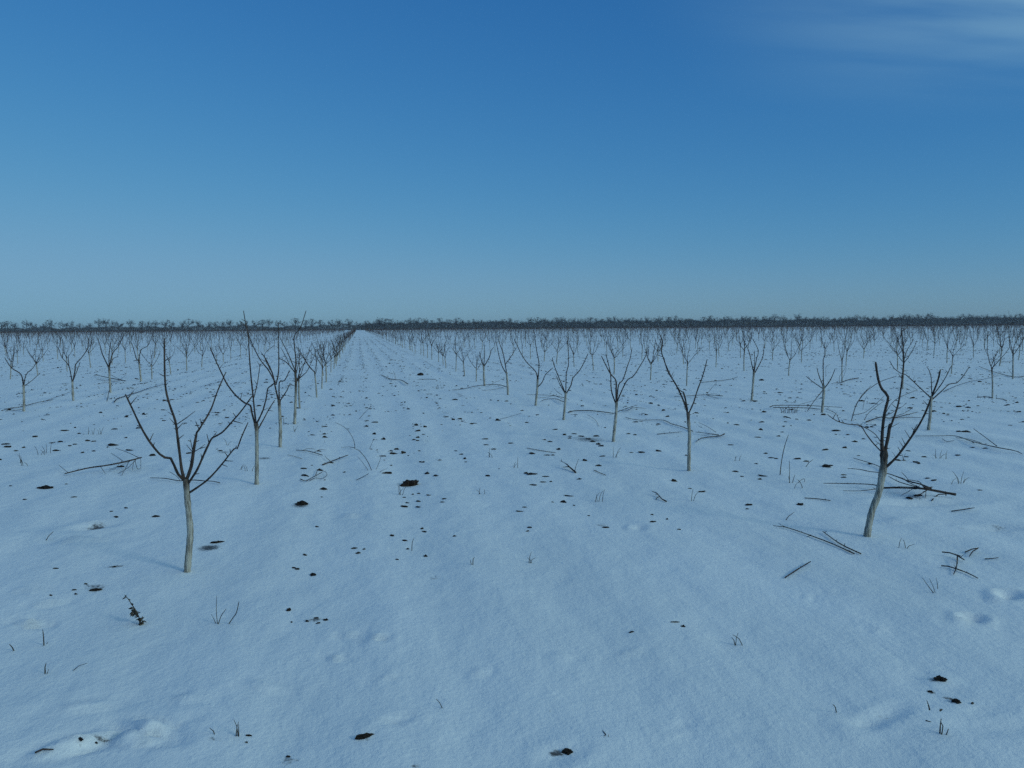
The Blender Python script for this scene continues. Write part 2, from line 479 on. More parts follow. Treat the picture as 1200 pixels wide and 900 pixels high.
T('bare fruit tree with limbs fanning to one side just behind the whip-topped tree',
  [(328.3, 524), (328.6, 500), (327.8, 483), (327, 468)], (2.1, 1.8), [
  ([(326.5, 471), (325, 464), (322, 451), (319.3, 438), (312.7, 423), (306.7, 414)], 1.4, 0.7, .3),
  ([(322.7, 449), (314.7, 434), (304, 420), (293.3, 398), (289.3, 384), (280.7, 376)], 1.1, 0.6, .2),
  ([(323.3, 451), (326.4, 435), (326.6, 408), (326, 377)], 1.1, 0.6, -.1),
  ([(327.3, 470), (327.4, 448), (333.3, 446), (339.3, 434)], 1.2, 0.6, -.3),
  ([(327.3, 471), (336, 458), (339.3, 451), (344.7, 452)], 1.0, 0.6, .4),
  ([(317, 434), (310, 416), (321, 405)], 0.6, 0.35, .2)], 3)
T('bare fruit tree with one crooked shoot reaching above the horizon along the lane',
  [(345.3, 497), (346.3, 470), (346.7, 451), (346, 434)], (1.7, 1.4), [
  ([(346, 437), (346.7, 422), (344.7, 395), (352, 384), (358.7, 364)], 1.1, 0.55, -.2),
  ([(346, 437), (336, 425), (326.7, 420)], 0.9, 0.55, .4),
  ([(345.6, 434), (336, 411), (328, 396)], 0.8, 0.45, -.3),
  ([(339, 427), (333.3, 415), (329.3, 408)], 0.6, 0.4, .1),
  ([(346.6, 452), (353.3, 430), (360.7, 424)], 0.9, 0.5, .3),
  ([(346.4, 440), (350, 425), (352, 408)], 0.8, 0.4, .3)], 4)
T('leaning two-stemmed bare fruit tree with curved pale trunk by the heap of cut branches',
  [(1016, 628.5), (1021.5, 600), (1029, 580), (1033.3, 560), (1035.5, 545), (1036, 528)], (4.2, 4.0), [
  ([(1035, 533), (1033.6, 522), (1034, 507), (1035.3, 493), (1037.3, 481), (1040.7, 465), (1033.5, 456), (1029.3, 445), (1026, 424)], 2.9, 1.7, .10),
  ([(1036.5, 540), (1037.8, 526), (1040.7, 513), (1042.8, 497)], 2.7, 2.4, .12),
  ([(1043, 502), (1047, 491), (1052.7, 473), (1057.3, 444), (1059, 420), (1057.7, 400), (1056.4, 384)], 1.6, 0.8, .20),
  ([(1035.5, 550), (1049.3, 537), (1058.7, 525), (1069.3, 510), (1078.7, 495), (1086, 480), (1090.7, 467)], 2.1, 1.3, -.30),
  ([(1034.5, 531), (1022.7, 518.7), (1014, 507), (1008, 498.7), (993.3, 497), (980, 493), (970, 486)], 1.1, 0.6, -.20),
  ([(1034, 521), (1026.7, 510), (1018.7, 504), (1009, 499)], 0.7, 0.5, -.1),
  ([(1069.5, 509), (1071, 504), (1075, 497)], 1.0, 0.5, -.02),
  ([(1059, 525), (1056, 520), (1053.5, 516.5)], 0.6, 0.3, .02)], 5)
T('Y-shaped bare fruit tree with a short cut stub in its fork and slender pale trunk',
  [(807.3, 551.5), (807.5, 530), (808, 510), (807, 496), (806.3, 483)], (2.3, 1.9), [
  ([(806, 485), (802, 472), (793.3, 453), (783.3, 436), (778, 421), (775.3, 412), (776.4, 400), (772.7, 391)], 1.5, 0.7, .2),
  ([(805.5, 481), (803, 467), (800.7, 459)], 1.5, 1.2, -.08),
  ([(801, 460), (796, 457), (786, 440), (779, 424)], 0.8, 0.5, -.1),
  ([(806.8, 485), (812.7, 472), (816.7, 459), (823.3, 441), (826.7, 429), (828.7, 421)], 1.2, 0.7, -.3)], 6)
T('bare fruit tree with four upswept limbs standing before a long cut pole on snow',
  [(718.7, 517.5), (720.4, 500), (722, 484), (722.5, 471)], (2.0, 1.7), [
  ([(722, 474), (717.3, 461), (716, 452), (715.3, 437), (710, 415)], 1.1, 0.6, .2),
  ([(722.5, 473), (722, 460), (721.7, 446), (714.7, 437), (704.7, 417)], 1.5, 0.6, -.2),
  ([(722.8, 470), (725, 451), (730, 445), (735.3, 429), (738.7, 419), (740.7, 407)], 1.1, 0.5, .3),
  ([(722.6, 472), (734, 447), (742, 441), (750, 429), (756.7, 417), (758.7, 407)], 1.1, 0.5, -.3)], 7)
T('bare fruit tree with a bunch of cut twigs lying at its trunk and kinked limb',
  [(660.5, 492), (662.2, 472), (663, 460)], (1.6, 1.4), [
  ([(663, 462), (656, 445), (649.3, 428), (647.3, 419)], 1.0, 0.5, .3),
  ([(663, 462), (663.7, 437), (666, 429), (666, 411), (665.3, 395)], 0.9, 0.5, -.1),
  ([(663.2, 462), (669.3, 451), (671.3, 443), (680, 433), (689.3, 414)], 1.0, 0.5, -.3),
  ([(662.8, 462), (657, 452), (651.5, 440)], 0.8, 0.5, .1)], 8)
T('bare fruit tree with a low elbowed side branch and one long slanting limb',
  [(627.7, 475.3), (629.6, 455), (630, 444)], (1.5, 1.3), [
  ([(629.9, 447), (628, 436), (616, 423), (608, 409), (602.7, 397)], 0.9, 0.5, .3),
  ([(630.2, 447), (631.7, 427), (629.3, 413), (626.7, 397)], 0.9, 0.5, -.2),
  ([(629.8, 454), (635.3, 448), (639.3, 439), (648, 431)], 0.8, 0.5, -.3)], 9)
T('narrow bare fruit tree with forward bent trunk at the end of a cut branch',
  [(595.3, 462.7), (594.6, 449), (593.6, 436)], (1.35, 1.15), [
  ([(593.6, 438), (589.3, 431), (585.3, 419), (581.3, 400)], 0.8, 0.45, .2),
  ([(593.5, 437), (591.3, 423), (589.3, 413), (584.7, 400), (583.3, 392)], 0.8, 0.45, -.2),
  ([(592.3, 427), (600, 416), (605.3, 407)], 0.7, 0.4, .2)], 10)
T('small bare fruit tree with wide cup fork and short limbs near lying cut branch',
  [(567.7, 452.2), (567, 440), (566.8, 427.5)], (1.25, 1.1), [
  ([(566.8, 429.5), (563.3, 419), (562, 412)], 0.9, 0.5, .2),
  ([(566.9, 430), (573.3, 419), (575.3, 411), (578.7, 407)], 0.8, 0.45, -.2),
  ([(566.8, 429), (568, 415), (567, 401)], 0.7, 0.4, .1)], 11)
T('bare fruit tree with pale trunk and low wide limbs right behind the leaning tree',
  [(1088, 504), (1090, 487), (1090.7, 474), (1091.7, 464)], (1.9, 1.6), [
  ([(1091.5, 467), (1078.7, 455), (1061.3, 439), (1054.7, 437), (1048, 432), (1042.7, 423)], 1.0, 0.5, .3),
  ([(1092, 464), (1090.7, 439), (1086, 430)], 0.8, 0.45, .1),
  ([(1092, 464), (1098.7, 447), (1102, 433)], 1.4, 1.1, -.1),
  ([(1092, 465), (1105.3, 447), (1114.7, 429)], 0.9, 0.5, -.3),
  ([(1091.4, 469), (1102.7, 459), (1112.7, 450), (1121.3, 448.7), (1129.3, 440), (1135.3, 431)], 1.0, 0.5, .2)], 12)
T('bare fruit tree with broken limb drooping to the snow over two lying poles',
  [(963.3, 483.5), (964.5, 470), (965.3, 460), (965, 451)], (1.6, 1.4), [
  ([(965, 456), (953.3, 448), (944.7, 441)], 0.8, 0.45, .2),
  ([(965, 453), (960, 441), (957.3, 431)], 0.8, 0.5, -.2),
  ([(965, 453), (964.7, 421), (966.7, 417), (966.3, 401)], 0.9, 0.45, .1),
  ([(965.2, 456), (973.3, 445), (978.7, 432)], 0.9, 0.5, -.2),
  ([(964.5, 457), (953.3, 471), (945.5, 482.5)], 0.6, 0.4, -.12)], 13)
T('bare fruit tree with tall narrow vase of limbs on a thin dark trunk',
  [(881, 468.8), (882.3, 452), (883.6, 435)], (1.4, 1.2), [
  ([(883.4, 437), (881.3, 428), (877.3, 411), (869.3, 395)], 0.8, 0.4, .3),
  ([(883.6, 437), (886.7, 420), (888.7, 411), (882, 397)], 0.8, 0.4, -.2),
  ([(883.4, 439), (892, 423), (895, 413), (895.3, 404)], 0.9, 0.45, .2),
  ([(883.4, 436), (884.4, 420), (884, 411)], 0.6, 0.4, -.2)], 14)
T('bare fruit tree with pale thin trunk by the longest slanting pole on the snow',
  [(28, 482), (28, 466), (27.6, 451)], (1.5, 1.3), [
  ([(27.6, 454), (24.7, 439), (13.3, 431), (5.3, 419)], 1.0, 0.5, .2),
  ([(27.7, 453), (30.7, 439), (38.7, 431), (46.7, 418)], 0.8, 0.4, -.2),
  ([(27.8, 453), (37.3, 446), (47.3, 437)], 0.6, 0.35, .2),
  ([(14, 432), (16, 418), (17, 408)], 0.6, 0.35, .1)], 15)
T('bare fruit tree with deep forked limbs and hooked tip in the back orchard row',
  [(86, 469.5), (85.2, 459), (84.8, 446)], (1.4, 1.2), [
  ([(84.8, 449), (80.7, 429), (72.7, 419), (69, 409)], 0.9, 0.45, .2),
  ([(84.9, 449), (88, 434), (88.7, 427), (97.3, 417), (104, 405), (102.7, 394)], 1.0, 0.5, -.2),
  ([(80.7, 429), (80, 418)], 0.6, 0.5, .05),
  ([(85, 448), (89, 438), (94, 424)], 0.6, 0.4, .2),
  ([(73, 420), (74.5, 406), (73, 397)], 0.6, 0.35, -.1)], 16)
T('bare fruit tree whose bushy limbs rise behind a dark heap of cut twigs',
  [(129.5, 460), (128.6, 446), (127.8, 429)], (1.3, 1.15), [
  ([(127.6, 431), (120, 415), (117.3, 405), (113.3, 394)], 1.0, 0.45, .2),
  ([(127.8, 431), (128, 413), (130.7, 397)], 0.9, 0.4, -.2),
  ([(128, 431), (132, 414), (138.7, 406), (145.3, 391)], 1.0, 0.45, .2),
  ([(128, 429), (133, 420), (139, 418)], 0.6, 0.35, -.2)], 17)
T('bare fruit tree with flat cross branch in its fork and thin pale trunk',
  [(165.3, 446.8), (164, 434), (162.6, 421)], (1.1, 1.0), [
  ([(162.6, 423), (160, 421), (156, 407), (153, 400)], 0.8, 0.4, .2),
  ([(162.8, 423), (165.3, 410), (173.3, 405), (178, 394)], 0.7, 0.35, -.2),
  ([(156.5, 423), (162, 422), (165, 422)], 0.5, 0.4, .0)], 18)

# ---------------------------------------------------------------- orchard prototypes
def proto_limbs(rng):
    """Returns trunk points/radii and limb polylines in metres for one vase-pruned young tree."""
    h = rng.uniform(0.46, 0.70)
    lx, ly = rng.uniform(-.06, .06), rng.uniform(-.06, .06)
    tr = [(0, 0, -.06), (lx * .15, ly * .15, 0.0), (lx * .5 + rng.uniform(-.012, .012), ly * .5, h * .5), (lx, ly, h)]
    limbs = []
    n = rng.choice([3, 3, 4, 4, 5])
    a0 = rng.uniform(0, 6.28)
    for k in range(n):
        az = a0 + k * 6.28 / n + rng.uniform(-.45, .45)
        el = rng.uniform(R(38), R(70))
        L = rng.uniform(0.55, 0.95)
        s = h - rng.uniform(0.0, 0.10)
        t = s / h
        p = Vector((lx * t, ly * t, s)); pts = [p.copy()]
        d = Vector((math.cos(az) * math.cos(el), math.sin(az) * math.cos(el), math.sin(el)))
        cut = rng.uniform(.35, .6)
        m = 7
        for i in range(m):
            u = (i + 1) / m
            d = (d + Vector((rng.uniform(-.10, .10), rng.uniform(-.10, .10), 0.07 + rng.uniform(-.05, .08)))).normalized()
            if abs(u - cut) < 0.5 / m:
                d = (d + Vector((rng.uniform(-.5, .5), rng.uniform(-.5, .5), rng.uniform(-.1, .35)))).normalized()
            p = p + d * (L / m); pts.append(p.copy())
        r0 = rng.uniform(.0080, .0115)
        limbs.append((pts, r0, r0 * .42, None)); host = len(limbs) - 1
        for _ in range(rng.choice([1, 2, 2, 3])):
            i = rng.randrange(2, m - 1)
            q = pts[i]; dd = Vector((rng.uniform(-1, 1), rng.uniform(-1, 1), rng.uniform(.2, 1.3))).normalized()
            l2 = rng.uniform(.12, .45)
            limbs.append(([q, q + dd * l2 * .5 + Vector((0, 0, .01)), q + dd * l2 + Vector((0, 0, .05))], r0 * .42, r0 * .22, host))
    return tr, rng.uniform(.016, .021), limbs

NPROTO = 12
PROTO = []
for k in range(NPROTO):
    rng = random.Random(100 + k)
    tr, tr_r, limbs = proto_limbs(rng)
    tp = spline(tr, 0.07)
    tm = MB().tube(tp, [tr_r * (1.05 - .2 * i / len(tp)) * (1 + .05 * rng.uniform(-1, 1)) for i in range(len(tp))], 8).mesh('trunk')
    tm.materials.append(M_TRUNK)
    lms = []
    for (pts, r0, r1, host) in limbs:
        m = limb_mesh(pts, r0, r1, 5, True, rng, step=.08).mesh('branch' if host is None else 'twig'); m.materials.append(M_BARK); lms.append((m, host))
    # one-mesh version for small copies
    one = MB(); one.tube(tp[::2] + [tp[-1]], [tr_r] * (len(tp[::2]) + 1), 5); nt = len(one.f)
    for (pts, r0, r1, host) in limbs:
        q = pts[::2] if len(pts) > 4 else pts
        if q[-1] is not pts[-1]: q = q + [pts[-1]]
        one.tube(q, [r0 + (r1 - r0) * i / (len(q) - 1) for i in range(len(q))], 4, cap=False)
    om = one.mesh('fruit_tree'); om.materials.append(M_TRUNK); om.materials.append(M_BARK)
    om.polygons.foreach_set('material_index', [0] * nt + [1] * (len(om.polygons) - nt))
    # low-poly arrays for the far mass
    lv = MB(); lv.tube([tr[1], tr[-1]], [tr_r, tr_r * .85], 3, cap=False); lnt = len(lv.f)
    for (pts, r0, r1, host) in limbs:
        q = [pts[0], pts[len(pts) // 2], pts[-1]] if len(pts) > 3 else [pts[0], pts[-1]]
        lv.tube(q, [r0 * 1.2, r0 * 1.0, r1 * 1.2][:len(q)] if len(q) == 3 else [r0, r1], 3, cap=False)
    PROTO.append(dict(trunk=tm, limbs=lms, one=om, lv=np.array([tuple(v) for v in lv.v]), lf=lv.f, lnt=lnt))

# ---------------------------------------------------------------- orchard grid
def project(p):
    d = p - CPOS; z = d.dot(CF)
    if z <= 0.1: return None
    return PW / 2 + FPX * d.dot(CR) / z, PH / 2 - FPX * d.dot(CU) / z, z

grng = random.Random(5)
SPACING = 2.82
spots = []
ROWX = {0: -1.07, 1: 3.58, -1: -6.5, 2: 8.55}
for j in range(-100, 120):
    if j in ROWX: x0 = ROWX[j]
    elif j > 2: x0 = 8.55 + (j - 2) * 4.85
    else: x0 = -6.5 + (j + 1) * 4.85
    ph = {0: 16.6, 1: 24.6, 2: 20.9, -1: 24.2}.get(j, grng.uniform(0, SPACING) + 2.0)
    y = ph
    if j == -1: y = 28.6
    while y < 430:
        x = x0 + grng.uniform(-.13, .13); yy = y + grng.uniform(-.18, .18)
        y += SPACING
        if grng.random() < 0.035 and y > 40: continue
        p = Vector((x, yy, 0))
        q = project(p)
        if q is None or q[2] < 9: continue
        if -45 < q[0] < 1245 and q[2] < 430:
            spots.append((q[2], x, yy, j))
spots.sort()
ONES = 'zeroth first second third fourth fifth sixth seventh eighth ninth tenth eleventh twelfth thirteenth fourteenth fifteenth sixteenth seventeenth eighteenth nineteenth'.split()
def ordinal(n):
    if n < 20: return ONES[n]
    t = {2: ('twenty', 'twentieth'), 3: ('thirty', 'thirtieth'), 4: ('forty', 'fortieth')}[n // 10]
    return t[1] if n % 10 == 0 else t[0] + '-' + ONES[n % 10]
ROWSTART = {0: 'five-limbed tree', 1: 'leaning two-stemmed tree', 2: 'low wide-limbed tree', -1: 'longest slanting pole'}
ROWCOUNT = {0: 4, 1: 7, 2: 3, -1: 4}
def tree_label(j):
    if j in ROWSTART:
        ROWCOUNT[j] += 1
        return ('bare fruit tree, %s along the row starting at the %s' % (ordinal(ROWCOUNT[j]), ROWSTART[j]), 'fruit trees along the row of the ' + ROWSTART[j])
    if j > 2:
        w = '%s row beyond the leaning two-stemmed tree row' % ordinal(j - 1)
    else:
        w = '%s row behind the five-limbed tree row' % ordinal(-j)
    return ('bare fruit tree in the ' + w, 'fruit trees of the ' + w)
N_TREES = 282
far_spots = []
for i, (dep, x, y, j) in enumerate(spots):
    rz = grng.uniform(0, 6.28); sc = grng.uniform(.84, 1.12); pk = grng.randrange(NPROTO)
    if i >= N_TREES:
        far_spots.append((x, y, rz, sc, pk)); continue
    lab, grp = tree_label(j)
    P = PROTO[pk]
    if dep < 62:
        o = empty('fruit_tree', (x, y, gz(x, y)), rz)
        c = bpy.data.objects.new('trunk', P['trunk']); COL.objects.link(c); c.parent = o
        made = []
        for m, host in P['limbs']:
            c = bpy.data.objects.new('branch' if host is None else 'twig', m); COL.objects.link(c)
            c.parent = o if host is None else made[host]; made.append(c)
    else:
        o = bpy.data.objects.new('fruit_tree', P['one']); COL.objects.link(o)
        o.location = (x, y, gz(x, y)); o.rotation_euler = (0, 0, rz)
    o.scale = (sc, sc, sc * grng.uniform(.92, 1.08))
    tag(o, lab, 'tree', grp)

def fast_mesh(name, V, F, mats, mi=None):
    """V: Nx3 array, F: Mxk array (all same k)."""
    me = bpy.data.meshes.new(name)
    k = F.shape[1]
    me.vertices.add(len(V)); me.vertices.foreach_set('co', np.asarray(V, float).ravel())
    me.loops.add(F.size); me.loops.foreach_set('vertex_index', F.astype(np.int32).ravel())
    me.polygons.add(len(F))
    me.polygons.foreach_set('loop_start', np.arange(len(F)) * k); me.polygons.foreach_set('loop_total', np.full(len(F), k))
    for m in mats: me.materials.append(m)
    if mi is not None: me.polygons.foreach_set('material_index', mi.astype(np.int32))
    me.update(); me.validate()
    return me

fs = np.array(far_spots)
zz = ground_z(fs[:, 0], fs[:, 1])
Vs, Fs, Ms, off = [], [], [], 0
for (x, y, rz, sc, pk), z in zip(far_spots, zz):
    P = PROTO[pk]; v = P['lv'] * sc
    c, s = math.cos(rz), math.sin(rz)
    Vs.append(np.stack([v[:, 0] * c - v[:, 1] * s + x, v[:, 0] * s + v[:, 1] * c + y, v[:, 2] + z], -1))
    f = np.array(P['lf']); Fs.append(f + off); off += len(v)
    m = np.ones(len(f), int); m[:P['lnt']] = 0; Ms.append(m)
me = fast_mesh('distant_orchard', np.vstack(Vs), np.vstack(Fs), [M_FARTRUNK, M_FARBARK], np.concatenate(Ms))
tag(link_mesh('distant_orchard', me, None), 'mass of distant bare orchard rows fading toward the far windbreak', 'orchard', kind='stuff')

# ---------------------------------------------------------------- far windbreak
def far_tree_arrays(rng, H, spread, n_twig, trunk_r, low=0.25, tw=0.13):
    """Bare broad tree: trunk and limbs as tubes, twigs as thin crossed slivers. Returns two builders."""
    tr = MB(); tr.tube([(0, 0, -.3), (rng.uniform(-.2, .2), 0, H * .35), (rng.uniform(-.4, .4), rng.uniform(-.3, .3), H * .72)], [trunk_r, trunk_r * .8, trunk_r * .3], 5)
    cr = MB()
    tips = []
    c0 = Vector((rng.uniform(-.3, .3), rng.uniform(-.3, .3), H * (low + 1) / 2)); ax = Vector((H * .36 * spread, H * .36 * spread, H * (1 - low) / 2))
    def inside(p): q = p - c0; return (q.x / ax.x) ** 2 + (q.y / ax.y) ** 2 + (q.z / ax.z) ** 2
    for k in range(11):
        a = rng.uniform(0, 6.28); h0 = H * rng.uniform(low * .8, .62)
        u = Vector((rng.gauss(0, 1), rng.gauss(0, 1), rng.gauss(.35, .8))).normalized() * rng.uniform(.6, 1.0)
        p0 = Vector((0, 0, h0)); p2 = c0 + Vector((u.x * ax.x, u.y * ax.y, u.z * ax.z))
        if p2.z < h0: h0 = p2.z - .5; p0.z = max(H * low * .6, h0)
        p1 = p0.lerp(p2, .5) + Vector((0, 0, -.2))
        cr.tube([p0, p1, p2], [trunk_r * .5, trunk_r * .32, trunk_r * .14], 4, cap=False)
        tips += [p1, p2, p1.lerp(p2, .5), p2]
    n = 0
    while n < n_twig:
        p = rng.choice(tips)
        d = (Vector((rng.gauss(0, 1), rng.gauss(0, 1), rng.gauss(.3, .8))) + (p - c0) * .12).normalized()
        q = p + d * rng.uniform(.35, 1.0) * H / 8
        if inside(q) > 1.15 and rng.random() < .85: n += .2; continue
        w = Vector((rng.uniform(-1, 1), rng.uniform(-1, 1), rng.uniform(-1, 1))).cross(d).normalized() * tw * rng.uniform(.5, 1)
        b = len(cr.v); cr.v += [p - w, p + w, q]; cr.f.append((b, b + 1, b + 2)); n += 1
        if rng.random() < .5: tips.append(q)
    return tr, cr

BELT = 600.0
def belt_pos(px, dd=0.0):
    """Point on the ground at the windbreak's distance, seen at column px."""
    d = ray(px, 384.0 - (px - 600) * .0072); d = d / d.dot(CF)
    p = CPOS + d * (BELT + dd)
    return Vector((p.x, p.y, gz(p.x, p.y)))
brng = random.Random(21)
FT = []
for k in range(7):
    rng = random.Random(300 + k)
    tr, cr = far_tree_arrays(rng, rng.uniform(8.2, 9.8), rng.uniform(.8, 1.25), 760, .20, low=.30, tw=.075)
    t = tr.mesh('trunk'); t.materials.append(M_WOOD); c = cr.mesh('crown', False); c.materials.append(M_WOOD)
    FT.append((t, c))
px = -12
while px < 1215:
    left = px < 425
    p = belt_pos(px, brng.uniform(-8, 8))
    t, c = FT[brng.randrange(len(FT))]
    o = empty('windbreak_tree', p, brng.uniform(0, 6.28))
    s = brng.uniform(.80, 1.18) if left else brng.uniform(.78, 1.08)
    o.scale = (s * brng.uniform(.9, 1.2), s, s)
    for nm, me in (('trunk', t), ('crown', c)):
        q = bpy.data.objects.new(nm, me); COL.objects.link(q); q.parent = o
    if left: tag(o, 'bare tree rising above the low dark hedge of the far windbreak', 'tree', 'open-grown trees of the far windbreak')
    else: tag(o, 'bare tree crowded in the dense dark stretch of the far windbreak', 'tree', 'crowded trees of the far windbreak')
    px += brng.uniform(7, 14) if left else brng.uniform(5.5, 9.5)

rng = random.Random(400)
tr, cr = far_tree_arrays(rng, 7.2, 1.4, 900, .3, low=.15, tw=.13)
o = empty('spreading_tree', belt_pos(443, -25)); tag(o, 'dense dark rounded tree at the far end of the lane', 'tree')
tr.build('trunk', M_WOOD, o); cr.build('crown', M_WOOD, o)
# undergrowth: one mass of thin stems and twigs
rs = np.random.RandomState(9)
def hedge(x0, x1, n, hfun, depth, wid, ln):
    px = rs.uniform(x0, x1, n); dd = rs.uniform(-depth, depth, n)
    d = np.stack([(px - PW / 2) / FPX * CR[i] + CF[i] + 0 * CU[i] for i in range(3)], -1)
    P = np.array(CPOS) + d * (BELT + dd)[:, None]
    g = ground_z(P[:, 0], P[:, 1])
    hh = hfun(px)
    z = g + rs.uniform(0, 1, n) ** 1.1 * hh
    l = rs.uniform(.4, 1, n) * ln
    dr = np.stack([rs.normal(0, .6, n), rs.normal(0, .6, n), np.abs(rs.normal(.7, .5, n))], -1); dr /= np.linalg.norm(dr, axis=1)[:, None]
    a = np.stack([P[:, 0], P[:, 1], z], -1)
    b = a + dr * l[:, None]
    sd = np.stack([rs.normal(0, 1, n), rs.normal(0, 1, n), rs.normal(0, .4, n)], -1); sd = np.cross(sd, dr); sd /= np.linalg.norm(sd, axis=1)[:, None] + 1e-9
    w = sd * (rs.uniform(.5, 1, n) * wid)[:, None]
    V = np.stack([a - w, a + w, b], 1).reshape(-1, 3)
    return V
def hl(px):
    return 3.2 + 0.75 * np.interp(px, [-60, 380, 450, 1260], [0, 0, 2.0, 2.6]) + 1.3 * vnoise(px * .06, px * 0, 12) + 1.6 * vnoise(px * .21, px * 0, 13)
V = np.vstack([hedge(-60, 425, 36000, hl, 12, .13, 1.7), hedge(425, 1260, 90000, hl, 14, .13, 2.0)])
me = fast_mesh('windbreak_undergrowth', V, np.arange(len(V)).reshape(-1, 3), [M_WOOD])
tag(link_mesh('windbreak_undergrowth', me, None), 'dense dark thicket of the windbreak along the horizon', 'thicket', kind='stuff')

# ---------------------------------------------------------------- earth clods
def clod_mesh(seed, sub, name='soil_clod', lumps=3):
    """A broken clod: a few jagged lumps run together."""
    import bmesh
    rng = random.Random(seed)
    bm = bmesh.new()
    for k in range(lumps):
        o = Vector((rng.uniform(0, 90), rng.uniform(0, 90), rng.uniform(0, 90)))
        c = Vector((rng.uniform(-.62, .62), rng.uniform(-.45, .45), -.05)) if k else Vector((rng.uniform(-.2, .2), 0, 0))
        sz = rng.uniform(.28, .55) if k else rng.uniform(.62, .8)
        g = bmesh.ops.create_icosphere(bm, subdivisions=sub, radius=1.0)
        st = Vector((rng.uniform(.8, 1.35), rng.uniform(.7, 1.1), rng.uniform(.75, 1.1)))
        for v in g['verts']:
            p = v.co.copy()
            r = 1 + .50 * mnoise.noise(p * 1.2 + o) + .42 * mnoise.noise(p * 2.9 + o) + .25 * mnoise.noise(p * 6.5 + o)
            v.co = c + Vector((p.x * st.x, p.y * st.y, p.z * st.z)) * r * sz
    me = bpy.data.meshes.new(name); bm.to_mesh(me); bm.free()
    me.polygons.foreach_set('use_smooth', [False] * len(me.polygons))
    return me
CL_HI = [clod_mesh(50 + k, 3) for k in range(6)]
CL_LO = [clod_mesh(70 + k, 2, lumps=2 + k % 3) for k in range(10)]
for m in CL_HI + CL_LO: m.materials.append(M_SOIL)
crng = random.Random(77)
LAND = [(p[0], p[1], n) for p, n in [(gpix(219, 670), 'the five-limbed tree'), (gpix(300, 567), 'the whip-topped tree'), (gpix(345, 497), 'the tree with the crooked shoot'), (gpix(480, 566), 'the large brown clod on the lane'),
    (gpix(1016, 628), 'the leaning two-stemmed tree'), (gpix(807, 551), 'the Y-shaped tree'), (gpix(718, 517), 'the four-limbed tree'), (gpix(660, 492), 'the kinked-limb tree'), (gpix(595, 462), 'the narrow bent-trunk tree'),
    (gpix(1088, 504), 'the low wide-limbed tree'), (gpix(963, 483), 'the drooping-limbed tree'), (gpix(881, 468), 'the narrow vase-shaped tree'), (gpix(28, 482), 'the longest slanting pole'), (gpix(120, 546), 'the cut branch with bushy twig end'),
    (gpix(129, 460), 'the dark heap of cut twigs'), (gpix(1101, 860), 'the stubble blades'), (gpix(925, 560), 'the thin upright stalks'), (gpix(430, 540), 'the arching shoots on the lane'), (gpix(663, 515), 'the soil ridge by the lane'),
    (gpix(164, 732), 'the withered weed stalk'), (gpix(660, 882), 'the smeared crumbly clod'), (gpix(493, 438), 'the tall far clod on the lane'), (gpix(1040, 490), 'the arched heap of cut branches'), (gpix(1085, 575), 'the large cut limb'), (gpix(500, 640), 'the short curved stalk on the lane')]]
def place_phrase(x, y):
    d, n = min((math.hypot(x - a, y - b), c) for a, b, c in LAND)
    if d < 4.5: return 'near ' + n
    if -1.3 < x < 3.8: return 'far down the open lane'
    if x > 3.8: return 'in the far furrows beyond the leaning tree row'
    return 'in the far furrows behind the five-limbed tree row'
n_clods = 0
def put_clod(p, wid, hgt, label=None, brown=False, hi=False, dep=None):
    global n_clods
    me = crng.choice(CL_HI if hi else CL_LO)
    if brown:
        me = me.copy(); me.materials.clear(); me.materials.append(M_BROWN)
    o = bpy.data.objects.new('soil_clod', me); COL.objects.link(o)
    o.location = (p[0], p[1], p[2] + hgt * .10)
    o.scale = (wid * .5, (dep or wid * crng.uniform(.35, .75)) * .5, hgt * .9)
    o.rotation_euler = (crng.uniform(-.15, .15), crng.uniform(-.15, .15), -YAW + crng.uniform(-.5, .5))
    if label: tag(o, label, 'clod')
    else:
        w = place_phrase(p[0], p[1]); tag(o, 'small dark soil clod poking through snow ' + w, 'clod', 'small soil clods ' + w)
    n_clods += 1
def pix_clod(px, py, w, h, label=None, brown=False, sm=0.0):
    p = gpix(px, py + h * .25); d = depth_of(p)
    wm = w * d / FPX; hp = h * d / FPX; hm = max(.010, min(hp * (.85 if label else .62), wm * .6))
    put_clod(p, wm, hm, label, brown, hi=(w > 8 and d < 9), dep=max(.25 * wm, min(wm, .55 * hp * d / CAM_H)))
    thin(px - w * .1, py + h * .2, w * 1.2, h * 1.15, .48 + sm)
BIG = [(480, 566, 22, 9, 'large brown earth clod alone on the lane between the two front tree rows', True),
       (428, 862, 19, 9, 'rough dark clod with a pointed end in smooth open snow', False),
       (664, 880, 15, 9, 'crumbly dark clod with soil dust smeared beside it', False),
       (1102, 795, 14, 7, 'dark clod capped with snow behind the stubble blades', False),
       (1120, 821, 11, 7, 'crumbly dark clod right beside the stubble blades', False),
       (54, 571, 18, 5, 'long flat dark clod below the cut branch with bushy twig end', False),
       (352.5, 589.5, 15, 6, 'broad lumpy clod between the five-limbed tree and the lane', False),
       (968.8, 545.8, 12, 5, 'humped dark clod beside the upright thin stalks', False),
       (789, 562.5, 8, 6, 'rounded dark clod beside the Y-shaped tree trunk base', False),
       (493.5, 438.5, 9, 5, 'tall dark clod standing out far along the lane', False),
       (660, 587.5, 7, 5, 'upright dark clod on bare snow between the lane and Y-shaped tree', False),
       (255, 635, 13, 4, 'dark clod with scattered soil crumbs beside the five-limbed tree trunk', False),
       (112, 691, 11, 5, 'dark wedge-shaped clod with crumbs between five-limbed tree and weed stalk', False)]
for (x, y, w, h, lab, br) in BIG: pix_clod(x, y, w, h, lab, br, .1)
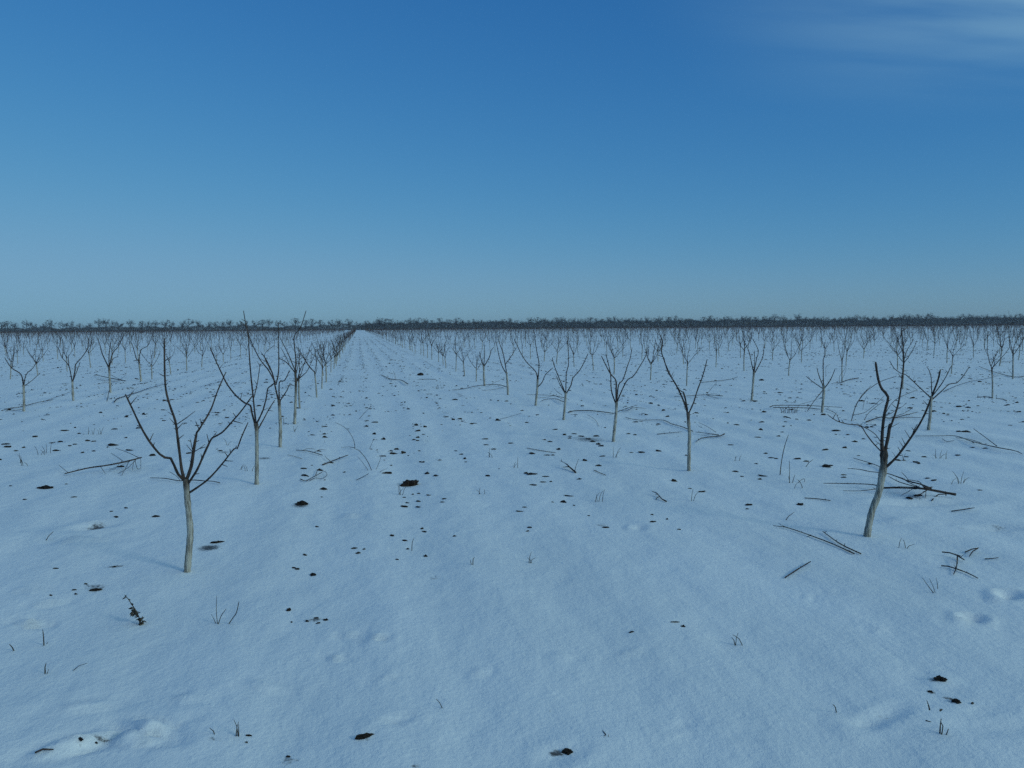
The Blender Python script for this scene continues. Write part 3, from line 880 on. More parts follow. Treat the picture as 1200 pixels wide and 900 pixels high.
CLODS = [(378.8, 572.5, 9, 4), (366.5, 672.5, 9, 6), (358, 650, 8, 3), (349, 666.5, 8, 3), (345, 665, 5, 3), (339, 714, 8, 5), (501, 554, 7, 4), (511, 557, 6, 3), (450, 514, 8, 4),
 (495, 619, 6, 3), (497, 622.5, 7, 3), (499, 651, 6, 4), (420, 647.5, 8, 3), (415, 642, 9, 3), (427, 643, 5, 3), (475, 633, 6, 3), (460, 627, 7, 4), (474, 582.5, 5, 2), (484, 579, 4, 2),
 (491, 578, 5, 2), (503, 580, 8, 2), (478, 589, 7, 2), (491, 587, 6, 3), (474, 593, 9, 3), (491, 594, 8, 2), (520, 584, 7, 3), (519, 588, 5, 2), (572, 557, 6, 4), (545, 537, 5, 3), (546, 541, 4, 2),
 (465, 655, 5, 3), (478, 643, 5, 2), (533, 628, 6, 2), (372, 617, 7, 2), (377, 582, 4, 2), (450, 534, 6, 2), (458, 545, 5, 2), (404, 553, 5, 2), (462, 531, 9, 3), (465, 526, 8, 3), (458, 528, 6, 3), (447, 534, 6, 2),
 (485, 515, 5, 2), (490, 516, 6, 2), (491, 528, 5, 2), (496, 541, 7, 3), (493, 541, 5, 2), (534, 528, 5, 2), (541, 532, 6, 2), (570, 521, 6, 2), (578, 526, 9, 2), (568, 514, 7, 2), (599, 519, 6, 2),
 (182.5, 604.7, 10, 3), (136, 605, 7, 4), (131, 599, 5, 2), (10, 523, 11, 4), (7.5, 520, 9, 3), (41, 511, 9, 4), (66, 527.5, 8, 3), (102.5, 516, 6, 3), (109, 517, 4, 2), (132.5, 521, 12, 4), (179, 533, 9, 4), (76, 504, 14, 3),
 (82, 522, 6, 3), (87.5, 520.5, 8, 2), (97, 530, 5, 3), (109.5, 528, 6, 3), (153, 527.5, 15, 2), (147.5, 512.5, 5, 3), (133, 502.5, 9, 2), (28, 524, 5, 3), (19, 528, 6, 2), (87, 582, 8, 2), (78, 567, 5, 2), (12.5, 569, 5, 2),
 (29, 585, 5, 2), (148, 595, 6, 2), (65, 665.5, 8, 3), (134, 664, 8, 2), (101, 684, 5, 2), (87.5, 691, 5, 2), (89, 696, 4, 2), (60, 697.5, 6, 2), (112, 864, 8, 4), (94, 864, 9, 2), (292, 862, 7, 2), (289, 870, 6, 2),
 (360, 727.5, 5, 3), (382.5, 726, 8, 3), (372.5, 730, 5, 2), (371, 724, 6, 2), (342, 729, 3, 2), (337.5, 886, 7, 4), (801, 733.5, 7, 3), (791, 729, 9, 1.5), (740, 740.5, 8, 2),
 (667.5, 581, 11, 2), (690, 604, 5, 2), (673, 592, 4, 2), (647, 588, 4, 2), (821, 576, 13, 2), (808, 572, 6, 2), (877.5, 591, 9, 3), (876, 596, 6, 2), (862, 552, 8, 3), (870, 558, 6, 2), (891, 561, 7, 3), (895, 557.5, 14, 2), (621, 617.5, 6, 3), (618, 622, 4, 2),
 (710, 617.5, 8, 3), (764, 602.5, 4, 3), (765, 611, 10, 2), (782, 608, 4, 3), (795, 620, 6, 2), (752.5, 529.5, 8, 3), (772.5, 528, 10, 3), (624, 568, 11, 2), (637.5, 564.5, 8, 2), (646, 564, 5, 2), (624, 555, 14, 3), (617, 554, 7, 3), (640, 558, 8, 2), (679, 561, 8, 2),
 (701, 545, 7, 4), (686, 539, 8, 4), (610, 599, 9, 2), (615, 594, 5, 2), (804, 533, 4, 4), (644, 517, 7, 3), (638, 515, 7, 2), (655, 526, 8, 3), (641, 533, 9, 2), (648, 533, 6, 2), (624, 531, 9, 3),
 (662, 509, 6, 3), (668, 513, 6, 3), (672, 508, 8, 2), (682, 511, 9, 2), (690, 514, 9, 3), (695, 517, 7, 3), (702, 520, 8, 3), (668, 511, 5, 2), (704, 522, 6, 3), (737, 508, 7, 2), (744, 509, 5, 3), (740, 530, 5, 1.5),
 (944.5, 540, 7, 3), (934, 537, 8, 3), (974, 545, 5, 3), (1074, 541, 9, 4), (1077, 543, 7, 2), (937, 590.5, 9, 4), (980, 504, 11, 3), (989, 524, 6, 4), (1002, 517, 8, 3), (1012, 514, 6, 2), (994, 509, 5, 2), (1094, 562.5, 9, 2), (1087, 560, 7, 2), (1020, 543, 8, 3), (989, 559, 7, 2), (989, 556, 6, 2),
 (1076, 586, 10, 4), (1066, 583, 8, 3), (1140, 824, 7, 2), (1091, 811, 8, 2), (1124, 505, 6, 3), (1136, 506, 6, 2), (1123, 476, 9, 3), (1134, 477, 6, 3), (1123, 533, 6, 2), (1148, 574, 8, 2), (1063, 528, 7, 2), (1063, 535, 5, 2), (1053, 539, 7, 3), (1060, 539, 6, 2), (1082, 535, 6, 2), (1155, 525, 8, 2), (1140, 524, 7, 2),
 (892, 503, 6, 4), (888, 512, 8, 2), (917, 506, 5, 2), (892, 494, 6, 3), (863, 497.5, 8, 2), (857, 521, 8, 2), (948, 492, 5, 3), (904, 536, 7, 2), (910, 537, 6, 2), (898, 531, 6, 2), (886, 543, 5, 2), (872, 469.5, 7, 2), (893, 445, 6, 3), (896, 459, 5, 2), (914, 460, 7, 2), (926, 466, 6, 2), (921, 494, 6, 1.5), (1088, 474, 7, 2), (1022, 500, 5, 2)]
for q in CLODS: pix_clod(*q)
# smears of soil dust on the crust
for q in [(652, 883, 22, 9, .85), (1093, 797, 18, 6, .7), (1113, 820, 16, 9, .8), (245, 642, 28, 9, .85), (113, 617, 22, 8, .85), (368, 726, 30, 6, .65), (509, 677, 18, 4, .8), (136, 664, 26, 4, .75), (112, 688, 30, 10, .6), (120, 863, 40, 6, .55), (251, 867, 20, 6, .8), (464, 844, 18, 5, .65), (340, 893, 30, 8, .6), (487, 897, 16, 5, .8), (1091, 811, 14, 5, .8), (352, 592, 22, 8, .8), (690, 515, 50, 10, .55), (1036, 840, 26, 6, .45), (1170, 620, 22, 6, .5), (1126, 619, 18, 4, .4), (705, 615, 22, 4, .6), (1085, 660, 16, 4, .35), (262, 530, 18, 4, .6), (310, 537, 20, 4, .7), (1071, 586, 24, 7, .6)]: thin(*q)

# clods strewn along the old furrows, nearest ones as things, the rest as one mass
cand = []
frng = random.Random(31)
for y0 in np.arange(9.0, 150.0, .5):
    xs0 = y0 * math.tan(YAW - R(34)); xs1 = y0 * math.tan(YAW + R(34)) + 2
    dens = 1.0 if y0 < 50 else 0.7
    n = int((xs1 - xs0) * .5 * 5.2 * dens)
    for _ in range(n):
        x = frng.uniform(xs0, xs1)
        if frng.random() < .62:   # snap to a furrow line
            x = (round(x / .72) + .25) * .72 + frng.gauss(0, .07)
        y = y0 + frng.uniform(0, .5)
        if float(vnoise(x * .35, y * .22, 15)) < frng.uniform(-.42, .22): continue
        q = project(Vector((x, y, 0)))
        if q is None or not (-20 < q[0] < 1220): continue
        if q[2] < 13 and frng.random() < .75: continue
        w0 = frng.uniform(.03, .10) * (1 if frng.random() < .93 else 1.4)
        cand.append((q[2], x, y, w0))
        for _ in range(frng.choice([0, 0, 1, 2, 3])):      # crumbs broken off beside it
            cand.append((q[2], x + frng.gauss(0, .09), y + frng.gauss(0, .16), w0 * frng.uniform(.25, .6)))
cand.sort(key=lambda c: -c[3] / c[0])
N_MORE = max(0, 296 - n_clods)
for (d, x, y, w) in cand[:N_MORE]:
    put_clod((x, y, gz(x, y)), w, w * frng.uniform(.16, .40))
    THIN.append((x - w * .3, y, w * .7, w * .8, frng.uniform(.3, .7)))
proto_v, proto_f = [], []
for k in range(6):
    m = clod_mesh(90 + k, 1, lumps=1 + k % 2); proto_v.append(np.array([v.co[:] for v in m.vertices])); proto_f.append(np.array([p.vertices[:] for p in m.polygons]))
Vs, Fs, off = [], [], 0
rest = np.array([(c[1], c[2], c[3]) for c in cand[N_MORE:]])
zz = ground_z(rest[:, 0], rest[:, 1])
for (x, y, w), z in zip(rest, zz):
    k = frng.randrange(6); a = frng.uniform(0, 6.28); v = proto_v[k]
    h = w * frng.uniform(.14, .34)
    c, s = math.cos(a), math.sin(a)
    vx, vy = v[:, 0] * w * .55, v[:, 1] * w * frng.uniform(.2, .4)
    Vs.append(np.stack([vx * c - vy * s + x, vx * s + vy * c + y, v[:, 2] * h + z + h * .1], -1)); Fs.append(proto_f[k] + off); off += len(v)
me = fast_mesh('scattered_clods', np.vstack(Vs), np.vstack(Fs), [M_SOIL])
tag(link_mesh('scattered_clods', me, None), 'countless crumbs of dark soil strewn along the far furrows', 'soil', kind='stuff')

# ---------------------------------------------------------------- cut branches and sticks on the snow
def lying(label, parts, name='cut_branch', cat='branch', group=None, seed=0, material=None):
    """parts: (pixels, radius0 m, radius1 m, lift0 m, lift1 m[, mode]); mode 'v' stands at its first pixel's distance."""
    rng = random.Random(seed + 900)
    material = material or M_BARK
    first = gpix(*parts[0][0][0])
    single = len(parts) == 1
    root = None if single else empty(name, first)
    if root: tag(root, label, cat, group)
    for i, q in enumerate(parts):
        pxs, r0, r1, h0, h1 = q[:5]; mode = q[5] if len(q) > 5 else 'g'
        n = len(pxs); pts = []
        if mode == 'v':
            b = gpix(*pxs[0]); D = depth_of(b)
            if h0: b = gpix(pxs[0][0], pxs[0][1], h0); D = depth_of(b)
            dz = q[6] if len(q) > 6 else 0.0
            pts = [at(x, y, D + dz * k / max(1, n - 1)) for k, (x, y) in enumerate(pxs)]
            if not h0: pts[0] = pts[0] + Vector((0, 0, -.02))
        else:
            for k, (x, y) in enumerate(pxs):
                t = k / max(1, n - 1); pts.append(gpix(x, y, h0 + (h1 - h0) * t))
        pts = [p - first for p in pts]
        mb = limb_mesh(pts, r0 * .74, r1 * .74, 6, r0 > .0055, rng, step=.05, knot=.12, spur=.4)
        nm = name if single else ('stem' if i == 0 else 'twig')
        o = mb.build(nm, material, root)
        if single: o.location = first; tag(o, label, cat, group)
L = lying
L('long cut branch with a bushy twig end behind the five-limbed tree', [
  ([(76, 555), (80, 554), (103, 548.5), (127, 545), (147, 541), (166, 536)], .008, .012, .02, .10),
  ([(80, 554), (75, 550), (69, 545)], .004, .003, .03, .05), ([(151, 540.5), (147, 549), (142.5, 557)], .005, .003, .08, .01),
  ([(165, 537), (165, 550)], .003, .003, .1, .01), ([(162, 536), (149, 530), (135, 525)], .005, .003, .1, .06), ([(118, 547), (123.5, 555)], .004, .003, .05, .01),
  ([(157, 540), (155, 551)], .004, .003, .09, .01), ([(146, 542), (138, 536), (130, 531)], .004, .003, .08, .05), ([(160, 538), (150, 548), (138, 555)], .004, .003, .1, .02),
  ([(152, 541), (140, 546), (128, 551)], .003, .002, .08, .02), ([(158, 539), (161, 549), (164, 549)], .004, .003, .09, .02), ([(140, 543), (134, 550), (128, 548)], .003, .002, .06, .02)], seed=1)
L('thin cut branch lying across the snow just behind the five-limbed trunk', [
  ([(176, 560), (193, 560.5), (211, 563.5), (227, 562.5), (239, 563.5)], .004, .007, .02, .03), ([(239, 563.5), (250, 564), (258, 566)], .005, .006, .02, .02), ([(199, 553), (207, 558), (211, 563)], .003, .004, .05, .02)], seed=2)
L('slanting cut pole with a dark crooked butt behind the long twiggy branch', [
  ([(134, 471), (137, 467.5), (142, 465.5), (160, 460), (175, 455), (191, 450.5)], .016, .006, .03, .04), ([(152, 463), (158, 456), (163, 453)], .005, .003, .05, .08)], seed=3)
L('longest slanting pole on the snow before the back orchard row', [
  ([(5, 479.5), (25, 476.5), (45, 471.5), (62, 468.5)], .011, .007, .03, .04), ([(50, 471), (68, 464.5), (83, 459)], .006, .004, .04, .05), ([(14, 481.5), (27, 479.5)], .006, .005, .02, .02)], seed=4)
L('dark heap of cut twigs below a bushy tree in the back orchard row', [
  ([(111, 439), (122, 441.5), (134, 444), (147, 446.5)], .010, .016, .06, .10), ([(147, 446.5), (137, 443), (128, 438)], .008, .005, .1, .12), ([(113, 444), (126, 446.5), (140, 446)], .006, .006, .03, .06),
  ([(131, 449), (128, 458), (125.3, 470.5)], .009, .008, .14, .0), ([(140, 445), (147, 440), (149, 434)], .005, .003, .06, .15), ([(118, 449), (130, 448), (141, 446)], .005, .005, .03, .05)], seed=5)
L('short bare stick with a side twig lying beside the lane', [
  ([(378, 544.5), (388, 540.7), (398.5, 536.7), (408, 533.2)], .010, .007, .01, .03), ([(387, 540), (383, 537), (380.5, 534)], .004, .003, .02, .03)], seed=6)
L('flat tangle of cut twigs between the pale trunks and the lane', [
  ([(347, 527.5), (357, 528), (367, 530), (378, 533.5)], .006, .006, .02, .02), ([(354, 528), (362, 525.5), (369, 526.5)], .004, .003, .02, .03), ([(368, 530), (376, 526.5), (382, 527.5)], .004, .003, .03, .02),
  ([(337, 533), (346, 535), (354, 537.5)], .003, .003, .01, .01)], seed=7)
L('low crooked twig tangle in front of the bare stick by the lane', [
  ([(352, 561.3), (358.5, 563.5), (365, 560), (371, 557), (378, 553)], .006, .004, .01, .03), ([(363, 563), (370, 560), (377, 561), (383, 557), (381, 552.5), (374, 551.5)], .004, .003, .01, .03), ([(370, 557), (372, 551), (375, 548.5)], .005, .003, .02, .02)], seed=8)
L('springy shoots arching from one buried stump on the lane', [
  ([(436, 551), (432, 543), (427.5, 535.5), (421, 528), (415, 525.5)], .005, .004, .0, .0, 'v', .1), ([(416, 525), (414.5, 516), (408, 504.5), (400, 498.5), (392.5, 495)], .005, .003, .02, .0, 'v', .3), ([(416, 525), (408, 523.5), (400, 524.5)], .005, .003, .02, .02),
  ([(432.5, 551), (425, 542), (419, 535)], .004, .002, 0, 0, 'v'), ([(440, 550), (445, 540), (447, 533)], .004, .002, 0, 0, 'v'), ([(417.5, 562.5), (425, 559), (432, 555)], .004, .004, .01, .02), ([(432.5, 526), (436, 519), (439, 512.5)], .004, .002, 0, 0, 'v'), ([(445, 553), (453, 549)], .003, .002, .01, .04)], seed=9)
L('thin leaning twig stuck in the snow along the lane', [([(420, 491), (427, 484), (435, 476)], .006, .003, .0, .0, 'v')], name='stick', cat='stick', seed=10)
L('wavy cut branch lying across the far lane', [([(447, 439.5), (459, 444.5), (470, 445.5), (478, 450)], .010, .016, .02, .05), ([(463, 444.5), (463, 440), (461, 435)], .006, .004, .03, .08)], seed=11)
L('straight pale pole lying flat beside the tall far clod', [([(491, 444.3), (500, 444.3), (511, 444.4)], .010, .010, .02, .02)], name='stick', cat='stick', seed=12)
L('cut branch lying between the small cup-forked tree and the narrow tree', [([(530, 457), (541, 456), (556, 452.7), (573, 450.7), (585, 451), (594, 453.5)], .007, .013, .02, .05), ([(573, 452), (580, 448), (586, 446)], .006, .004, .04, .12), ([(565, 457.5), (578, 456.5), (590, 454)], .005, .006, .02, .04)], seed=13)
L('bunch of cut twigs at the foot of the kinked-limb tree', [
  ([(661, 466), (648, 463.5), (633, 462.8), (617, 462.5)], .010, .005, .08, .04), ([(661, 471), (651, 467.5), (640, 468), (634, 470)], .010, .006, .05, .03), ([(659, 463), (653, 459), (649, 454.5)], .006, .004, .1, .2), ([(660, 468), (650, 464), (640, 465.5), (630, 466.5)], .006, .004, .07, .03), ([(662, 466), (667, 468.5)], .005, .004, .06, .04)], seed=14)
L('long cut pole lying between the kinked-limb tree and the four-limbed tree', [
  ([(666, 483), (673, 481.5), (691, 481.2), (707, 482.7), (719, 484.5)], .013, .010, .02, .03), ([(719, 484.5), (726, 481.5), (736, 478), (747, 474.5)], .008, .005, .03, .06), ([(726, 481), (734, 481.5), (742, 478), (752, 478)], .006, .004, .03, .03), ([(733, 480), (740, 477), (757, 479)], .005, .004, .04, .02)], seed=15)
L('thin bent twig lying in front of the long cut pole', [([(688, 486), (695, 490), (699, 494), (702, 499.5)], .004, .003, .03, .01)], name='stick', cat='stick', seed=16)
L('slender bent pole lying across the snow toward the Y-shaped tree', [([(733, 489.3), (749, 492.2), (776, 492.3), (787, 496.7), (800, 500.3), (812, 505.5)], .006, .008, .02, .02)], seed=17)
L('straight thin stick lying beside the slender bent pole', [([(770, 508.7), (785, 507.3), (799, 506)], .006, .005, .01, .02)], name='stick', cat='stick', seed=18)
L('forked cut branch pointing its butt away from the Y-shaped tree trunk', [
  ([(849, 508.4), (843, 511), (832, 512), (821, 514), (815, 518.5)], .012, .004, .03, .02), ([(842, 509.5), (827, 507.5), (815, 506.3)], .007, .004, .04, .02), ([(839, 506.5), (829, 500), (818.5, 495)], .005, .003, .05, .02), ([(843, 510.5), (835, 509.5), (822, 510)], .005, .003, .04, .02)], seed=19)
L('cut branch with one twig standing up behind the Y-shaped tree', [([(790, 464.5), (804, 464), (828, 462.7), (847, 464)], .007, .011, .03, .04), ([(828, 462.5), (833, 456), (840, 448)], .006, .004, .05, .0, 'v'), ([(828, 463), (838, 466), (842, 467.5)], .006, .004, .04, .01), ([(829, 462.5), (836, 461), (842, 462)], .005, .003, .05, .03)], seed=20)
L('long thin pole lying behind the branch with a standing twig', [([(822, 448.3), (844, 446), (857, 444), (865, 441.5)], .011, .007, .03, .05)], name='stick', cat='stick', seed=21)
L('pair of parallel poles lying under the drooping-limbed tree', [([(902, 477), (911, 475), (945, 475.2), (965, 476.2), (987, 477.4)], .011, .006, .05, .06), ([(906, 477.5), (925, 477.5), (945, 478), (961, 479.5)], .010, .008, .03, .03), ([(968, 479), (976, 482.5), (982, 487)], .006, .004, .04, .01), ([(938, 473.5), (950, 470.5), (962, 466.5)], .004, .003, .06, .1)], seed=22)
L('cut branch with upturned shoots behind the drooping-limbed tree', [([(1006, 443), (993, 445.3), (985, 448.5), (977, 448.7)], .018, .010, .04, .04), ([(984, 448), (984, 441), (991, 430), (983, 429.3)], .008, .005, .05, 0, 'v'), ([(985, 447), (989, 440), (992, 431)], .006, .004, .05, 0, 'v'), ([(968, 441), (968, 430), (973, 427)], .009, .005, 0, 0, 'v')], seed=23)
L('sprawling heap of arched cut branches behind the leaning tree', [
  ([(1015, 494.4), (1025, 490.7), (1033, 488.7), (1044, 490), (1060, 486.7), (1076, 482.7)], .015, .006, .02, .06),
  ([(997.3, 493.5), (1000.5, 483), (1004, 473), (1012, 462), (1020, 454.7), (1033, 446.7), (1051, 440.7)], .011, .005, 0, 0, 'v', .5), ([(1003, 476), (1010, 463), (1021, 452)], .006, .004, .22, 0, 'v', .2),
  ([(999, 487), (1007, 485), (1014.7, 482.7), (1028, 472), (1036, 464)], .006, .004, .09, 0, 'v', .3), ([(1012, 492.5), (1017, 485), (1024, 478.7), (1037, 469)], .007, .004, 0, 0, 'v', .3),
  ([(1044, 490), (1060, 489.3), (1080, 489.3)], .008, .005, .04, .03), ([(1036, 488), (1044, 474), (1054.7, 465.3), (1075, 457)], .007, .004, .05, 0, 'v', .5), ([(1036, 489), (1048, 482), (1058, 476), (1062, 472)], .006, .004, .05, .12),
  ([(1075, 457), (1067, 452.5), (1059, 448)], .005, .004, .10, .1), ([(1044, 489), (1058, 485), (1070, 478)], .006, .004, .05, .06), ([(1011, 480), (1013, 470), (1016, 464)], .005, .003, .08, 0, 'v')], seed=24)
L('large cut limb with many swept-back shoots lying beside the leaning tree', [
  ([(1120, 582.5), (1108, 581.5), (1095, 578.5), (1085, 575.3), (1073, 572)], .016, .013, .03, .08),
  ([(1091, 576.5), (1079, 567.5), (1065, 564), (1055, 560), (1039, 554.7), (1020, 552.7), (1007, 550), (993, 549)], .011, .005, .07, .05),
  ([(1085, 575), (1073, 571.5), (1055, 570.7), (1036, 571.3), (1027, 568.7), (1015, 567.3), (980, 566.4), (965, 566.4)], .010, .005, .07, .03),
  ([(1082, 574.5), (1066, 568.5), (1052, 564), (1041, 558)], .008, .004, .08, .06), ([(1074, 573), (1055, 572), (1031, 572.7), (1007, 575.3), (988, 575)], .007, .004, .06, .02),
  ([(1086, 579), (1079, 580.5), (1072, 583.3)], .007, .004, .05, .01), ([(1108.5, 581), (1108.3, 575.3)], .006, .004, .04, .0, 'v'), ([(1066, 564.5), (1061, 558), (1056, 553)], .004, .003, .1, .14), ([(1073, 570.5), (1063, 577), (1056, 580.5)], .004, .003, .07, .01),
  ([(1092, 577), (1083, 571), (1077, 564.5), (1063, 562)], .008, .004, .08, .1), ([(1110, 582.3), (1100, 584), (1092, 583.5)], .007, .008, .03, .01), ([(1078, 575), (1066, 566), (1058, 561)], .006, .003, .08, .08), ([(1085, 579), (1084.5, 584)], .004, .003, .05, .0)], seed=25)
L('thin twig sticking out sideways behind the leaning trunk', [([(1000, 536.7), (1020, 542.7), (1031, 547), (1036, 551)], .004, .006, .02, .02)], name='stick', cat='stick', seed=26)
L('long slender stick with split thin end lying in front of the leaning tree', [([(1001, 648.8), (975, 637), (950, 627.5), (930, 620.5), (920, 617.5), (906, 616)], .006, .004, .01, .015), ([(922, 618), (917, 616), (912, 613)], .003, .002, .01, .02)], name='stick', cat='stick', seed=27)
L('slender stick parallel to the split-ended stick, nearer the leaning trunk', [([(1009, 648.8), (996, 643), (982.5, 636), (964, 622.5)], .006, .004, .01, .015)], name='stick', cat='stick', seed=28)
L('short straight stick lying alone below the two long slender sticks', [([(920, 676.8), (935, 667), (950, 658)], .006, .005, .01, .02)], name='stick', cat='stick', seed=29)
L('short stick lying on bare snow beyond the butt of the large cut limb', [([(1115, 599), (1128, 597.2), (1142, 595)], .006, .005, .01, .02)], name='stick', cat='stick', seed=30)
L('crooked forked twig pieces crossing on the snow past the leaning tree', [([(1104, 646.8), (1113, 647.8), (1120, 650), (1130, 656)], .006, .006, .03, .02), ([(1122, 652), (1121.5, 660), (1120.5, 666), (1117.5, 673)], .006, .004, .03, .01), ([(1103, 663), (1111, 663.5), (1117.5, 665.5), (1133, 671), (1146, 677.5)], .006, .004, .015, .01), ([(1121, 650), (1127, 652), (1129, 650)], .004, .003, .03, .04)], seed=31)
L('small V-shaped twig beside the crossing twig pieces', [([(1131, 647), (1139, 643.5), (1147, 642)], .006, .005, .01, .03), ([(1146, 642.5), (1140, 646), (1136, 652)], .005, .005, .03, .01)], name='stick', cat='stick', seed=32)
L('short straight twig at the far side of the V-shaped twig', [([(1154, 655), (1162, 654.5), (1170, 653.5)], .005, .004, .01, .01)], name='stick', cat='stick', seed=33)
L('long twig-laden cut branch lying in front of the low wide-limbed tree', [([(1072, 511), (1100, 510.8), (1120, 511), (1140, 517.5), (1167, 524), (1184, 527)], .005, .009, .02, .05), ([(1141, 502.5), (1154, 512), (1168.5, 523)], .005, .007, .10, .04), ([(1120, 513), (1135, 514.5), (1150, 519)], .005, .005, .03, .03), ([(1104, 514), (1110, 517.5), (1118, 516)], .005, .004, .02, .02), ([(1184, 527), (1192, 529), (1198, 532)], .007, .005, .04, .01)], seed=34)
L('slim pole sloping away behind the low wide-limbed tree', [([(1106, 459), (1120, 452.5), (1137, 447), (1154, 443), (1170, 440)], .010, .005, .05, .05)], name='stick', cat='stick', seed=35)
L('cut branch with side twigs in the open snow beyond the fruit trees', [([(1147, 429.4), (1162, 435), (1188, 441.5), (1204, 440)], .008, .012, .03, .05), ([(1188, 441), (1184, 436), (1181, 431)], .006, .004, .05, .12), ([(1150, 421), (1165, 421), (1178, 424), (1186, 423)], .008, .010, .03, .06)], seed=36)
L('low row of twig bits half buried past the wide-limbed tree', [([(1145, 465.5), (1157, 465), (1163, 466.5)], .009, .010, .01, .01), ([(1146, 466), (1146, 461)], .006, .004, 0, 0, 'v'), ([(1167, 467), (1174, 467.5), (1180, 469.5)], .008, .008, .01, .01), ([(1168, 467), (1167.5, 463.5)], .005, .004, 0, 0, 'v')], seed=37)
L('small dark forked root stub lying beyond the open snow before the four-limbed tree', [([(674.5, 553.5), (670, 549.5), (666, 546), (664, 543.5)], .015, .008, .01, .05), ([(667, 547), (660, 547.3)], .009, .006, .04, .02), ([(665, 545), (661, 542), (656, 540)], .006, .003, .05, .05), ([(673.5, 552), (675, 546), (678, 538)], .005, .003, .01, .0, 'v')], name='root_stub', cat='root', seed=38)
L('small curled dark root between the lane and the Y-shaped tree', [([(781, 587.5), (776, 585), (772.5, 581), (769, 577.5), (764, 575.5)], .008, .005, .01, .03), ([(773, 582), (770, 583), (768.5, 586)], .006, .005, .03, .0)], name='root_stub', cat='root', seed=39)
L('short twig lying beside the dark forked root stub', [([(696, 551), (703, 554), (710, 556.8)], .006, .004, .01, .01)], name='stick', cat='stick', seed=40)
L('thin stick lying flat short of the soil ridge beside the lane', [([(617.5, 525), (634, 528), (651, 530.5)], .005, .005, .01, .01)], name='stick', cat='stick', seed=41)
L('fine slanting twig beyond the soil ridge beside the lane', [([(586, 491), (598, 488), (611, 484)], .004, .003, .01, .02)], name='stick', cat='stick', seed=43)
L('short dark stick lying beside the mound of scuffed snow', [([(41, 882), (50, 878), (62.5, 875)], .005, .004, .005, .01)], name='stick', cat='stick', seed=44)
L('fine curved straw lying in front of the weed stalk', [([(86, 785.5), (93, 780), (102.5, 777)], .002, .0015, .005, .01)], name='straw', cat='straw', seed=45, material=M_WEED)
L('short twig stuck slanting in the snow beyond the five-limbed tree', [([(52.5, 632.5), (57, 628), (62.5, 623)], .004, .003, .0, .0, 'v')], name='stick', cat='stick', seed=46)
L('short stick lying near the two clods behind the split-ended stick', [([(943, 583.5), (958, 584.5), (973, 586.5)], .006, .006, .01, .01)], name='stick', cat='stick', seed=47)
L('small twig poking out between the near clod and split-ended stick', [([(919, 609.5), (924, 605), (931, 600)], .005, .003, .0, .0, 'v')], name='stick', cat='stick', seed=48)
L('short twig leaning over the humped clod beside the thin stalks', [([(943, 547), (948, 542), (953, 538.5)], .006, .004, .0, .0, 'v')], name='stick', cat='stick', seed=49)

# ---------------------------------------------------------------- dry weeds and stubble
def weed(label, base, stems, name='dry_weed', cat='weed', group=None, seed=0, leaves=0):
    """stems: pixel polylines that start at the ground; radius in metres."""
    rng = random.Random(seed + 5000)
    b = gpix(*base); D = depth_of(b)
    root = empty(name, b); tag(root, label, cat, group)
    for (pxs, r0, r1) in stems:
        dz = rng.uniform(-.03, .03)
        pts = [at(x, y, D + dz * k) - b for k, (x, y) in enumerate(pxs)]
        if abs(pxs[0][1] - base[1]) < 3: pts[0].z = -.015
        limb_mesh(pts, r0, r1, 5, False, rng, step=.02).build('stem', M_WEED, root)
        for _ in range(leaves):
            t = rng.uniform(.1, 1.0); i = min(len(pts) - 2, int(t * (len(pts) - 1))); u = t * (len(pts) - 1) - i
            p = pts[i].lerp(pts[i + 1], u)
            a = rng.uniform(0, 6.28); ln = rng.uniform(.014, .034)
            d = Vector((math.cos(a), math.sin(a), rng.uniform(-.9, .3))).normalized()
            w = d.cross(Vector((0, 0, 1))).normalized() * ln * .32
            mb = MB(); up = Vector((0, 0, ln * .12))
            mb.v += [p, p + d * ln * .45 + w + up, p + d * ln - up * 1.5, p + d * ln * .5 - w - up, p + d * ln * .4 + up * 1.6]
            mb.f += [(0, 1, 4), (1, 2, 4), (2, 3, 4), (3, 0, 4), (0, 3, 2, 1)]
            mb.build('leaf', M_WEED, root)
weed('withered dark weed stalk with shrivelled leaves tilted beside the five-limbed tree', (164, 732), [
  ([(164, 732), (163, 724), (159, 715), (154, 708), (151, 703), (146, 697)], .0035, .002), ([(166, 731), (167, 722)], .003, .002), ([(158, 714), (157, 722)], .003, .002)], leaves=16, seed=1)
weed('sparse branching twig weed between the five-limbed tree and open snow', (255, 731), [
  ([(255, 731), (253.5, 715), (254, 698)], .0025, .001), ([(255, 731), (259, 722), (265, 713.5)], .003, .0012), ([(254, 729), (250, 724), (247.5, 720)], .0025, .001), ([(266, 729), (273, 724), (277, 718), (280, 705)], .003, .002), ([(251, 735), (253, 732)], .002, .002)], seed=2)
weed('single bent stubble stem standing apart from the withered weed stalk', (51.5, 756), [([(51.5, 756), (51, 746), (50, 737.5)], .004, .0015), ([(53, 757), (56, 752)], .0025, .001), ([(50, 757), (49, 755)], .003, .002)], seed=3)
weed('short stubble stem beside the fine curved straw', (53, 789), [([(53, 789), (52.7, 782), (54, 777)], .004, .002), ([(54, 789), (57, 784)], .0025, .001)], seed=4)
weed('tiny leaning stubble stem at the frame edge of open snow', (17.5, 762), [([(17.5, 762), (14, 758), (11, 755)], .004, .002)], seed=5)
weed('thin double stubble straw standing alone in open snow', (519, 829), [([(519.5, 828), (515, 823), (511, 819)], .002, .0012), ([(517, 839), (520, 835.5), (523.8, 838.8)], .0025, .002)], seed=6)
weed('short curved stalk standing among the lane clods', (482.5, 645), [([(482.5, 645), (483, 636), (485, 631)], .003, .002)], seed=7)
